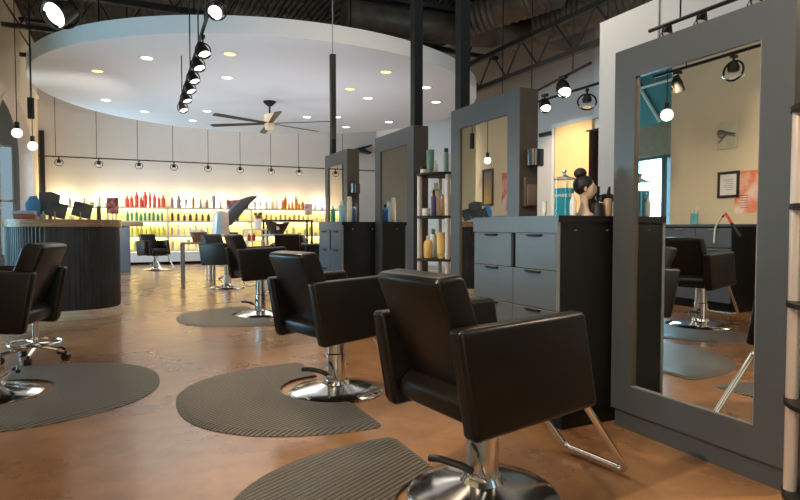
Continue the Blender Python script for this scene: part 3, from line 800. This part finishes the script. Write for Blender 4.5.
# holders on the near side edges of the mirror panels
def holder(y, z, label1, label2):
    t = thing('dryer_holder', label1, 'holder', (2.455, y, z))
    b = new(); lathe(b, [(.052, -.055), (.058, -.05), (.058, .055), (.053, .055), (.053, -.045), (0, -.045)], 24, 0, -.066); obj('cup', b, mat('dark_steel_cup', (.10, .11, .12), .22, metal=.9, var=.1), t)
    b = new(); box(b, -.02, .02, -.014, .001, -.05, .03, .003); obj('bracket', b, M['black'], t)
    t = thing('tool_pouch', label2, 'pouch', (2.455, y, z-.22))
    b = new(); box(b, -.05, .05, -.035, .001, -.10, .10, .006); obj('body', b, M['paneledge'], t)
    b = new(); box(b, -.04, .04, -.045, -.034, -.09, .05, .004); obj('pocket', b, cm('brown_pocket', (.16, .12, .10)), t)
holder(3.19, 1.53, 'metal dryer cup fixed to the side of the second mirror', 'dark flat pouch below the dryer cup of the second mirror')
holder(6.50, 1.53, 'metal dryer cup fixed to the side of the farthest mirror', 'dark flat pouch below the dryer cup of the farthest mirror')
# products on the far station
bottle('tall', cm('sky_bottle', (.30, .55, .68)), pwh, (2.12, 5.96, ZT), 1.0, 'pale blue bottle on the far drawer cabinet')
bottle('round', cm('navy_bottle', (.03, .10, .30)), blk, (2.2, 5.86, ZT), 1.0, 'navy blue bottle on the far drawer cabinet')
bottle('can', pale, pwh, (2.14, 5.78, ZT), 1.05, 'tall cream can on the far drawer cabinet')
bottle('tall', pwh, blk, (2.26, 5.98, ZT), .9, 'white bottle with black cap on far drawer cabinet')
bottle('tall', grn, pwh, (2.1, 6.2, ZT), .8, 'green bottle on the far drawer cabinet')

# ------------------------------------------------------------------ left styling stations seen in the mirrors
def left_station(y0, y1, label):
    t = thing('wall_cabinet', label, 'cabinet', (-2.4, y0, 0), 0, 'styling cabinets along the left wall')
    w = y1-y0
    b = new(); box(b, 0, .43, 0, w, .1, 1.09); obj('carcass', b, M['cabside'], t)
    b = new(); box(b, 0, .45, -.01, w+.01, 1.09, 1.12); obj('top', b, M['cabinet'], t)
    b = new(); box(b, 0, .38, .02, w-.02, 0, .1); obj('plinth', b, M['cabside'], t)
    for i, (z0, z1) in enumerate(((.82, 1.07), (.56, .81), (.12, .55))):
        for a, c in ((.01, w/2-.004), (w/2+.004, w-.01)):
            b = new(); box(b, .43, .447, a, c, z0, z1, .002, 1); d = obj('drawer', b, M['cabinet'], t)
            b = new(); box(b, .447, .462, (a+c)/2-.06, (a+c)/2+.06, z1-.02, z1-.012); obj('handle', b, M['steel'], d)
left_station(5.0, 6.06, 'dark drawer cabinet against the cream wall, seen in the nearest mirror')
left_station(2.2, 3.1, 'dark drawer cabinet nearer the camera against the cream wall')
t = thing('wall_mirror', 'framed mirror on the cream wall above the side cabinets', 'mirror', (-2.4, 4.33, 0))
b = new(); iw = .5
for (a, c, d, e) in ((-.62, -.5, .15, 2.0), (.5, .62, .15, 2.0), (-.5, .5, .15, .27), (-.5, .5, 1.88, 2.0)): box(b, 0.002, .05, a, c, d, e)
obj('frame', b, M['lacquer'], t)
b = new(); box(b, .004, .03, -.5, .5, .27, 1.88); obj('glass', b, M['mirror'], t)
t = thing('certificate', 'framed certificate with ornate dark frame on the cream wall', 'certificate', (-2.399, 5.40, 1.65))
b = new()
for k in range(4):
    pass
for (a, c, d, e) in ((-.155, -.125, -.17, .17), (.125, .155, -.17, .17), (-.125, .125, -.17, -.14), (-.125, .125, .14, .17)): box(b, 0, .025, a, c, d, e, .006)
for k in range(9):
    z = -.16+k*.04
    for s in (-1, 1): sphere(b, (.012, s*.152, z), .012, .012, .016, 8)
for k in range(7):
    y = -.12+k*.04
    for s in (-1, 1): sphere(b, (.012, y, s*.166), .012, .016, .012, 8)
obj('frame', b, M['blackplastic'], t)
b = new(); box(b, 0, .008, -.125, .125, -.14, .14); obj('paper', b, M['paper'], t)
b = new()
for k in range(6): box(b, .008, .0085, -.07+(k % 2)*.01, .07-(k % 3)*.012, .06-k*.026, .066-k*.026)
obj('printed_lines', b, M['grey'], t)
t = thing('poster', 'pink and orange paper poster hanging beside the certificate', 'poster', (-2.402, 5.14, 1.54))
b = new(); box(b, 0, .004, -.17, .17, -.28, .27); obj('sheet', b, poster_mat('coral_poster', (.80, .22, .10), (.85, .45, .32), (.88, .66, .58), 5), t)
b = new()
for k in range(6): box(b, .004, .0045, -.02, .13-(k % 3)*.02, -.05-k*.032, -.04-k*.032)
obj('printed_lines', b, cm('poster_ink', (.45, .12, .08)), t)
t = thing('wall_emblem', 'pale square wall plaque with a grey scissor shaped emblem on cream wall', 'plaque', (-2.399, 5.43, 2.31))
b = new(); box(b, 0, .015, -.15, .15, -.18, .18, .003); obj('board', b, cm('plaque_board', (.62, .58, .42)), t)
b = new(); tube(b, [(.022, -.12, -.03), (.022, .06, .05), (.022, .13, .02)], [.008, .03, .02], 10); tube(b, [(.022, .12, -.10), (.022, .0, .03), (.022, -.13, .0)], [.006, .02, .008], 10)
tube(b, [(.022, .09+.05*math.cos(a*PI/8), .03+.05*math.sin(a*PI/8)) for a in range(16)], .01, 8, closed=True); obj('emblem', b, M['steel'], t)
t = thing('disinfectant_jar', 'glass jar of blue liquid on the side wall cabinet, seen in mirror', 'jar', (-2.2, 5.76, 1.121))
b = new(); lathe(b, [(.05, 0), (.05, .15)], 24); obj('liquid', b, mat('pale_blue_liquid', (.12, .42, .52), .2, var=.05), t)
b = new(); lathe(b, [(.053, 0), (.053, .19)], 24, cap=False); obj('glass', b, M['clear'], t)
b = new(); tube(b, [(.01, .02, .02), (-.02, -.04, .25)], .006, 8); obj('comb', b, M['whitemetal'], t)
t = thing('framed_picture', 'tall framed picture with a dark to amber fade on cream wall', 'picture', (-2.399, 10.73, 1.95))
b = new()
for (a, c, d, e) in ((-.2, -.16, -.4, .4), (.16, .2, -.4, .4), (-.16, .16, -.4, -.36), (-.16, .16, .36, .4)): box(b, 0, .03, a, c, d, e, .003)
obj('frame', b, M['paneledge'], t)
m_, nt_, bs_ = nodes_of('amber_fade')
tc_ = nt_.nodes.new('ShaderNodeTexCoord'); sp_ = nt_.nodes.new('ShaderNodeSeparateXYZ'); rp_ = nt_.nodes.new('ShaderNodeValToRGB')
mr_ = nt_.nodes.new('ShaderNodeMapRange'); mr_.inputs[1].default_value = -.36; mr_.inputs[2].default_value = .36
nt_.links.new(tc_.outputs['Object'], sp_.inputs[0]); nt_.links.new(sp_.outputs['Z'], mr_.inputs[0]); nt_.links.new(mr_.outputs[0], rp_.inputs[0]); nt_.links.new(rp_.outputs[0], bs_.inputs['Base Color'])
rp_.color_ramp.elements[0].color = (.65, .42, .12, 1); rp_.color_ramp.elements[1].color = (.10, .11, .12, 1)
b = new(); box(b, 0, .01, -.16, .16, -.36, .36); obj('print', b, m_, t)
t = thing('poster', 'tall red and white poster on the far cream pier beside the framed picture', 'poster', (-2.402, 10.06, 1.78))
b = new(); box(b, 0, .006, -.16, .16, -.44, .44); obj('sheet', b, poster_mat('red_white_poster', (.62, .12, .10), (.75, .35, .30), (.75, .66, .62), 4), t)
t = thing('hair_straightener', 'red and black hair straightener on a white cord by the side cabinet', 'hair straightener', (-1.932, 5.09, 1.0))
b = new(); tube(b, bez([(0, .14, -.12), (0, .13, .08), (0, .03, .22), (0, -.01, .24)], 5), .012, 8); obj('cord', b, M['white'], t)
b = new(); tube(b, [(0, .03, .21), (0, -.02, .25), (0, -.10, .13)], .016, 8); obj('plate', b, M['red'], t)
b = new(); tube(b, [(0, -.10, .13), (0, -.22, -.03)], .018, 8); obj('handle', b, M['blackplastic'], t)

# ------------------------------------------------------------------ far middle: tables, hood dryer, baskets
def table(name, label, x0, x1, y0, y1, h, m, mleg, r=.02, shelf=None):
    t = thing(name, label, 'table', ((x0+x1)/2, (y0+y1)/2, 0))
    w, d = (x1-x0)/2, (y1-y0)/2
    b = new(); box(b, -w, w, -d, d, h-.03, h, .004, 1); obj('table_top', b, m, t)
    for sx in (-1, 1):
        for sy in (-1, 1):
            b = new(); box(b, sx*(w-.03)-r, sx*(w-.03)+r, sy*(d-.03)-r, sy*(d-.03)+r, 0, h-.03); obj('leg', b, mleg, t)
    if shelf:
        b = new(); box(b, -w+.02, w-.02, -d+.02, d-.02, shelf-.02, shelf); obj('lower_shelf', b, m, t)
    return t
table('side_table', 'small grey metal table holding a brown basket by the turned chair', 0.96, 1.56, 11.45, 11.95, .80, M['grey'], M['grey'])
t = thing('basket', 'brown wicker basket with white tissue on the grey table', 'basket', (1.28, 11.68, .801))
b = new(); lathe(b, [(.11, 0), (.155, .19), (.14, .19), (.10, .012), (0, .012)], 24); obj('body', b, M['wicker2'], t)
b = new()
for k in range(9): sphere(b, (random.uniform(-.08, .08), random.uniform(-.08, .08), .19+random.uniform(-.01, .05)), .05, .045, .04, 10)
obj('tissue', b, M['white'], t, ang=80)
b = new(); lathe(b, [(.03, 0), (.035, .04), (.02, .06), (0, .06)], 14); tag(obj('white_cup', b, M['white'], None, (1.09, 11.6, .801)), 'small white cup beside the brown basket on the grey table', 'cup')
table('white_table', 'white table carrying the pale box and hood behind the turned chair', 1.55, 2.2, 12.45, 13.0, .93, M['whitemetal'], M['whitemetal'])
t = thing('product_box', 'pale upright box with blue side and yellow top on white table', 'box', (1.82, 12.62, .931), .35)
b = new(); prism(b, [(-.15, 0), (.15, 0), (.13, .46), (-.11, .46)], 'y', -.1, .1, .006, 2); obj('body', b, cm('pale_pink_box', (.62, .50, .46)), t)
b = new(); prism(b, [(-.158, 0), (-.02, 0), (-.03, .42), (-.12, .44)], 'y', -.106, -.1); obj('blue_panel', b, cm('light_blue_panel', (.36, .60, .72)), t)
b = new(); sphere(b, (.01, 0, .47), .12, .08, .035, 14); obj('yellow_top', b, cm('mustard_top', (.66, .50, .08)), t)
t = thing('hood_dryer', 'dark grey tilted hood dryer visor rising behind the pale box', 'hood dryer', (2.12, 13.3, 0), 0)
b = new()
prof = [(-.12, 1.10), (-.13, 1.28), (.02, 1.50), (.22, 1.70), (.42, 1.78), (.58, 1.78), (.38, 1.58), (.16, 1.30), (.0, 1.13)]
prism(b, prof, 'y', -.22, .22, .03, 3); obj('visor', b, M['hood'], t)
b = new(); tube(b, [(-.06, 0, 1.14), (-.02, 0, .93), (-.0, 0, .12)], .028, 12); obj('post', b, M['grey'], t)
b = new(); lathe(b, [(.2, 0), (.2, .03), (.05, .06), (.03, .14)], 24); obj('base', b, M['grey'], t)
t = thing('picture_box', 'dark printed carton on the top retail shelf above the pale box', 'carton', (3.05, 18.62, SZ['top']+.001))
bpy.data.objects.remove(t)
b = new(); box(b, 1.62, 2.02, 13.3, 13.34, 1.46, 1.66); b.free()
b = new(); lathe(b, [(.085, .0), (.085, .05), (.075, .05), (0, .05)], 20, 2.08, 12.55)
bmesh.ops.translate(b, vec=(0, 0, .931), verts=b.verts); tag(obj('tray', b, M['blackplastic']), 'black round tray beside the pale box on white table', 'tray')
tb2 = table('console_table', 'white console table with vase above and red bottles on its lower shelf', 2.30, 2.76, 12.45, 12.9, 1.05, M['whitemetal'], M['whitemetal'], .015, .80)
for k, (x, lb) in enumerate(((2.40, 'red bottle under the console table, nearer the pale box'), (2.50, 'red bottle under the console table, nearer the vase'))):
    bottle('round', M['red'], M['red'], (x, 12.6, .801), .85, lb, 'red bottles under the console table')
t = thing('flower_vase', 'white vase with dark dried flowers on the console table', 'vase', (2.60, 12.66, 1.051))
b = new(); lathe(b, [(.05, 0), (.07, .02), (.085, .12), (.07, .20), (.06, .21)], 20); obj('vase', b, M['white'], t)
b = new()
for k in range(14):
    a = random.random()*6.28; r = random.uniform(.02, .09); sphere(b, (r*math.cos(a), r*math.sin(a), .25+random.random()*.10), .03, .03, .028, 8)
    tube(b, [(0, 0, .15), (r*math.cos(a), r*math.sin(a), .27)], .004, 5)
obj('flowers', b, cm('dried_flower', (.20, .12, .06)), t, ang=80)
table('display_table', 'pale low display table carrying the dark bowl shaped basket', 2.80, 3.40, 12.75, 13.25, .93, M['whitemetal'], M['grey'])
t = thing('bowl_basket', 'dark flared wicker basket with a white tag on the display table', 'basket', (3.08, 12.97, .931))
b = new(); lathe(b, [(.14, 0), (.27, .22), (.25, .22), (.13, .015), (0, .015)], 28)
for v in b.verts:
    if v.co.z > .1: v.co.z += max(0, -v.co.x)*.45+max(0, v.co.x)*.18; v.co.x *= 1.08
obj('body', b, M['wicker'], t)
b = new(); box(b, -.06, .0, -.23, -.222, .10, .18); obj('tag', b, M['paper'], t)
t = thing('glass_counter', 'black framed glass counter between the dark basket and the far cabinet', 'counter', (3.47, 13.62, 0))
b = new()
for x in (-.5, .55):
    for y in (-.2, .2): box(b, x-.02, x+.02, y-.02, y+.02, 0, 1.26)
box(b, -.52, .57, -.22, -.18, 1.23, 1.26); box(b, -.52, .57, .18, .22, 1.23, 1.26)
obj('frame', b, M['black'], t)
b = new(); box(b, -.48, .53, -.18, .18, 1.24, 1.25); obj('glass_top', b, M['clear'], t)
b = new(); box(b, -.48, .53, -.18, .18, .70, .715); obj('glass_shelf', b, M['clear'], t)
s2 = sign(4.0, 13.62, 1.262, .27, .22, 'pale pink poster sign on a stand at the glass counter end', poster_mat('rose_picture', (.40, .20, .22), (.72, .50, .50), (.80, .70, .68), 9), .12)
b = new(); box(b, 2.9, 3.55, 18.53, 18.55, SZ['top']+.002, SZ['top']+.26, .004); bmesh.ops.translate(b, vec=(-.02, 0, 0), verts=b.verts)
tag(obj('picture_card', b, poster_mat('dark_card', (.05, .03, .03), (.30, .10, .08), (.45, .30, .25), 7)), 'dark picture card propped on the top retail shelf behind the pale box', 'card')

# curtain and dispenser at the recess
t = thing('curtain', 'dark brown curtain hanging at the edge of the yellow recess', 'curtain', (7.86, 8.24, 0))
b = new(); N = 40
A = [(.04*math.sin(i*1.3), -.17+.34*i/N) for i in range(N+1)]
va = [b.verts.new((x, y, .03)) for x, y in A]; vb = [b.verts.new((x*.7, y, 2.86)) for x, y in A]
for i in range(N): b.faces.new((va[i], va[i+1], vb[i+1], vb[i]))
obj('cloth', b, cm('brown_cloth', (.045, .028, .020), .8), t)
b = new(); tube(b, [(0, -.24, 2.88), (0, .24, 2.88)], .015, 8); obj('rod', b, M['black'], t)
t = thing('paper_dispenser', 'blue paper towel dispenser on the white wall by the curtain', 'dispenser', (7.999, 7.86, 2.72))
b = new(); box(b, -.14, 0, -.13, .13, -.22, .24, .03); obj('body', b, cm('blue_shell', (.14, .22, .38)), t)
b = new(); box(b, -.145, -.138, -.08, .08, -.12, .1, .003); obj('window', b, M['screen'], t)
b = new(); box(b, -.10, -.06, -.12, .12, -.5, -.215); obj('paper', b, M['paper'], t)
t = thing('wall_bracket', 'small black angled bracket near the corner of the back wall', 'bracket', (7.6, 18.6, 3.75))
b = new(); prism(b, [(-.5, .0), (.1, .17), (.12, .12), (-.2, .02), (.1, -.1), (.08, -.14), (-.5, -.03)], 'y', -.03, .29); obj('arm', b, M['black'], t)

b = new(); box(b, 7.93, 7.999, 9.6, 9.98, 2.98, 3.06, .01); tag(obj('wall_lamp', b, M['black']), 'small dark bar lamp on the pale wall beside the yellow recess', 'wall lamp')
# ------------------------------------------------------------------ track lighting
def head(label, loc, d, lit, size=1., group='track lights', link=.1):
    """lamp head hung below a track, pointing along d"""
    t = thing('track_light', label, 'track light', loc, 0, group)
    d = Vector(d).normalized(); q = d.to_track_quat('-Z', 'Y')
    s = size
    b = new(); box(b, -.02*s, .02*s, -.05*s, .05*s, -.035*s, 0, .004); tube(b, [(0, 0, -.03*s), (0, 0, -.03*s-link)], .009*s, 8); obj('mount', b, M['black'], t)
    c = Vector((0, 0, -.03*s-link-.02*s))
    b = new(); lathe(b, [(.0, .10*s), (.035*s, .10*s), (.045*s, .06*s), (.06*s, .0), (.075*s, -.07*s), (.07*s, -.07*s), (.06*s, -.03*s)], 20, cap=False)
    o = obj('lamp_shade', b, M['black'], t, c); o.rotation_mode = 'QUATERNION'; o.rotation_quaternion = q
    b = new(); lathe(b, [(0, -.04*s), (.04*s, -.045*s), (.065*s, -.06*s)], 20, cap=False)
    o2 = obj('lens', b, M['lampface'] if lit else M['lampoff'], t, c); o2.rotation_mode = 'QUATERNION'; o2.rotation_quaternion = q
    b = new(); tube(b, [(.085*s*math.cos(2*PI*i/24), 0, .085*s*math.sin(2*PI*i/24)) for i in range(24)], .008*s, 6, closed=True)
    obj('yoke', b, M['black'], t, c)
    return t
def ring_head(label, loc, s, group, rz=0):
    t = thing('track_light', label, 'track light', loc, math.radians(rz), group)
    b = new(); box(b, -.02*s, .02*s, -.04*s, .04*s, -.03*s, 0, .003); tube(b, [(0, 0, -.03*s), (0, 0, -.075*s)], .012*s, 8); obj('mount', b, M['black'], t)
    b = new(); lathe(b, [(.0, .05*s), (.035*s, .05*s), (.06*s, .0), (.055*s, -.045*s), (.0, -.05*s)], 16); obj('lamp_body', b, M['black'], t, (0, 0, -.125*s))
    b = new(); tube(b, [(.115*s*math.cos(2*PI*i/28), 0, .10*s*math.sin(2*PI*i/28)-.165*s) for i in range(28)], .011*s, 8, closed=True); obj('ring', b, M['black'], t)
    b = new(); lathe(b, [(.0, -.012*s), (.085*s, -.018*s), (.105*s, .0), (.0, .012*s)], 24); obj('lens', b, M['lampoff'], t, (0, 0, -.222*s))
    return t
def track(label, p0, p1, hangs, rad=.018):
    t = thing('light_track', label, 'light track', p0)
    v = Vector(p1)-Vector(p0)
    b = new(); tube(b, [(0, 0, 0), v], rad, 6); obj('rail', b, M['black'], t)
    for h in hangs:
        b = new(); q = v*h; tube(b, [q, (q.x, q.y, CEIL-.06-p0[2])], .008, 6); obj('hanger', b, M['black'], t)
# back wall track
track('long black light track hung in front of the back wall', (-2.05, 18.5, 3.02), (7.9, 18.5, 3.02), [.04, .14, .245, .34, .44, .535, .63, .72, .87])
for k, x in enumerate([-1.58, -.61, .42, 1.36, 2.32, 3.27, 4.23, 5.13, 6.6]):
    ring_head('%s round lamp head from the arch wall on the back track' % ORD[k], (x, 18.5, 3.0), .88, 'lamp heads on the back wall track')
# aisle track under the round ceiling
track('black light track hung along the aisle below the round ceiling', (.68, 4.2, 2.98), (.80, 9.6, 2.98), [.3, .42, .62, .9])
for k, (y, dr) in enumerate(((4.95, (-.45, -.75, -.6)), (6.1, (.25, -.5, -1)), (6.65, (.3, -.5, -1)), (7.25, (.3, -.4, -1)), (7.8, (.4, -.4, -1)), (8.4, (.3, -.4, -1)), (9.1, (.3, -.5, -1)))):
    head('lit lamp head on the aisle track, %s from the camera' % ORD[k], (.69+(y-4.2)*.022, y, 2.96), dr, True, .85, 'lamp heads on the aisle track')
# track over the desk-side row
track('black light track over the chair row on the desk side', (-.93, .6, 2.9), (-.93, 5.3, 2.9), [.1, .5, .9])
for k, (y, dr) in enumerate(((4.95, (-.6, .3, -1)), (2.4, (-.8, .1, -1)), (1.3, (.9, .3, -1)))):
    head('lit lamp head on the desk-side track, %s from its far end' % ORD[k], (-.93, y, 2.88), dr, True, 1.0, 'lamp heads on the desk-side track')
ring_head('unlit ring lamp head on the desk-side track, seen in nearest mirror', (-.93, 4.24, 2.88), 1.0, 'lamp heads on the desk-side track', 90)
track('short black track over the photo corner carrying one big lit lamp', (-.47, 4.6, 3.2), (-.47, 6.6, 3.2), [.2, .8], .014)
head('big brightly lit lamp head at the top corner before the round ceiling', (-.46, 6.0, 3.19), (-.62, -.62, -.55), True, 1.6, None, .14)
# near right track
track('black light track above the nearest mirror', (4.45, 1.2, 2.9), (4.45, 4.0, 2.9), [.3, .88])
for k, y in enumerate((3.8, 3.45, 2.98)):
    head('black lamp head above the nearest mirror, %s from the white corner' % ORD[k], (4.45, y, 2.885), (-.6, -.2, -1), False, .75, 'lamp heads above the nearest mirror', .02)
# far right track
track('black light track over the recess beyond the second mirror', (5.7, 5.5, 2.98), (5.7, 8.4, 2.98), [.1, .9])
ring_head('unlit ring lamp head hanging between the second mirror and white corner', (5.7, 6.15, 2.95), 1.05, 'lamp heads beyond the second mirror', -35)
head('lit lamp head above the second mirror, nearer the white corner', (5.2, 6.05, 3.05), (-.3, -.7, -1), True, 1.25, 'lamp heads beyond the second mirror')
head('lit lamp head above the second mirror, partly behind its edge', (5.35, 6.6, 2.94), (-.3, -.7, -1), True, 1.1, 'lamp heads beyond the second mirror')
track('short dark track carrying two lit heads above second mirror', (5.15, 5.5, 3.07), (5.45, 7.4, 3.0), [.2, .75])
# pendants
def pendant(x, y, z, r, label):
    t = thing('pendant_bulb', label, 'pendant light', (x, y, z), 0, 'bare globe pendants by the desk')
    b = new(); sphere(b, (0, 0, 0), r, n=20); obj('bulb', b, M['bulb'], t)
    b = new(); lathe(b, [(.03, r*.8), (.03, r*.8+.09), (.01, r*.8+.1)], 12); obj('socket', b, M['black'], t)
    b = new(); tube(b, [(0, 0, r+.05), (0, 0, CEIL-z-.03)], .006, 6); obj('cord', b, M['black'], t)
pendant(-1.234, 9.02, 2.3, .062, 'bare lit globe pendant nearer the photo edge, over the desk')
pendant(-1.22, 10.34, 2.3, .066, 'bare lit globe pendant farther back beyond the desk')
pendant(-1.2, 5.34, 2.47, .075, 'bare lit globe pendant over the side chairs, seen in the nearest mirror')
t = thing('cylinder_pendant', 'unlit black cylinder pendant near the rim of the round ceiling', 'pendant light', (-1.115, 9.36, 2.55))
b = new(); lathe(b, [(.035, 0), (.042, .0), (.042, .28), (.0, .285)], 18); obj('shade', b, M['black'], t)
b = new(); tube(b, [(0, 0, .28), (0, 0, CEIL-2.55-.03)], .007, 6); obj('cord', b, M['black'], t)

# ------------------------------------------------------------------ lights
def area(name, loc, rot, sx, sy, e, col, spread=None):
    l = bpy.data.lights.new(name, 'AREA'); l.shape = 'RECTANGLE'; l.size = sx; l.size_y = sy; l.energy = e; l.color = col
    if spread: l.spread = math.radians(spread)
    o = bpy.data.objects.new(name, l); C.objects.link(o); o.location = loc; o.rotation_euler = rot
    return o
def spot(name, loc, target, e, col, ang, blend=.5, r=.05):
    l = bpy.data.lights.new(name, 'SPOT'); l.energy = e; l.color = col; l.spot_size = math.radians(ang); l.spot_blend = blend; l.shadow_soft_size = r
    o = bpy.data.objects.new(name, l); C.objects.link(o); o.location = loc
    o.rotation_euler = (Vector(target)-Vector(loc)).to_track_quat('-Z', 'Y').to_euler()
    return o
w = bpy.data.worlds.new('sky'); scene.world = w; w.use_nodes = True
bg = w.node_tree.nodes['Background']; bg.inputs[0].default_value = (.50, .80, 1.0, 1); bg.inputs[1].default_value = 2.0
# daylight through the left window wall (lamp stands outside the panes)
area('window_daylight', (-5.3, 9.5, 1.5), (0, -PI/2-.12, 0), 2.6, 7.0, 900, (.56, .82, 1.0))
spot('track_spot', (.7, 9.3, 2.7), (-2.9, 15.2, 1.8), 420, (1, .84, .62), 70)  # warm spot added to brighten the wall behind the arch
area('arch_cool_fill', (-2.5, 15.3, 1.6), (0, -PI/2, 0), 2.6, 4.2, 260, (.48, .77, 1.0), 115)  # added cool lamp just behind the arch, imitating daylight
# cool area lamp behind the camera, before the closed front wall
area('front_cool_lamp', (-1.4, -4.6, 2.0), (PI/2, 0, PI), 1.8, 2.6, 150, (.62, .82, 1.0))
# warm overhead fill
area('near_fill', (.3, 1.5, 4.9), (0, 0, 0), 4.5, 5.0, 120, (1, .86, .68))
area('mid_fill', (3.2, 5.4, 4.4), (0, 0, 0), 3.0, 1.6, 85, (1, .80, .58))
area('far_fill', (2.66, 11.5, 3.40), (0, 0, 0), 5.0, 5.0, 130, (1, .90, .76))
area('back_fill', (2.6, 16.6, 5.6), (math.radians(18), 0, 0), 7.0, 1.6, 130, (1, .96, .93))
# bounce from the sunlit floor towards the ceiling
area('floor_bounce', (1.6, 12.4, .03), (PI, 0, 0), .5, .5, 0.001, (1, .9, .8)) if False else None
WARM = (1, .80, .55)
spot('track_spot', (-.85, 1.3, 2.75), (1.9, 1.8, .4), 620, WARM, 75)
spot('track_spot', (.72, 4.9, 2.75), (1.8, 3.9, .4), 200, WARM, 70)
spot('track_spot', (.75, 6.7, 2.75), (1.6, 6.9, .4), 160, WARM, 70)
spot('track_spot', (-.8, 4.9, 2.7), (-2.4, 5.1, 1.6), 130, WARM, 85)
spot('track_spot', (-.8, 2.4, 2.7), (-2.4, 2.6, 1.6), 130, WARM, 85)
spot('track_spot', (3.6, 1.0, 2.95), (1.9, 1.5, .0), 240, WARM, 60)
spot('recess_spot', (6.4, 8.7, 2.9), (8, 8.95, 1.7), 170, (1, .80, .54), 100)
spot('recess_spot', (5.2, 6.0, 2.85), (8, 7.2, 3.2), 150, (1, .88, .74), 110)
spot('recess_spot', (3.9, 2.8, 2.85), (5.0, 3.6, 2.9), 4, (.95, .96, 1), 130)
# retail glow: wall-washers above the top shelf and strips under the shelves
for k in range(8):
    x = -1.5+k*1.07
    area('shelf_glow', (x, 18.76, 1.69), (math.radians(176), 0, 0), .55, .05, 27, (1, .79, .45))
for z in (1.615, 1.225, .775):
    area('shelf_glow', (2.2, 18.77, z), (math.radians(12), 0, 0), 8.2, .04, 30, (1, .80, .40))
# added upward fill that brightens the round ceiling, no fixtures there
area('disc_fill', (2.3, 10.6, 2.05), (PI, 0, 0), 4.6, 4.2, 58, (.90, .94, 1.0))
area('disc_fill', (1.6, 7.0, 2.2), (PI, 0, 0), 2.6, .6, 14, (.86, .92, 1.0))

# ------------------------------------------------------------------ camera
cam = bpy.data.cameras.new('camera'); cam.sensor_width = 36; cam.lens = 585/800*36; cam.clip_start = .05
co = bpy.data.objects.new('camera', cam); C.objects.link(co)
co.location = (0, 0, 1.07); co.rotation_euler = (PI/2-math.radians(2.1537), 0, -math.radians(25.242))
scene.camera = co
scene.view_settings.view_transform = 'Standard'
scene.view_settings.look = 'None'
scene.view_settings.exposure = -0.2
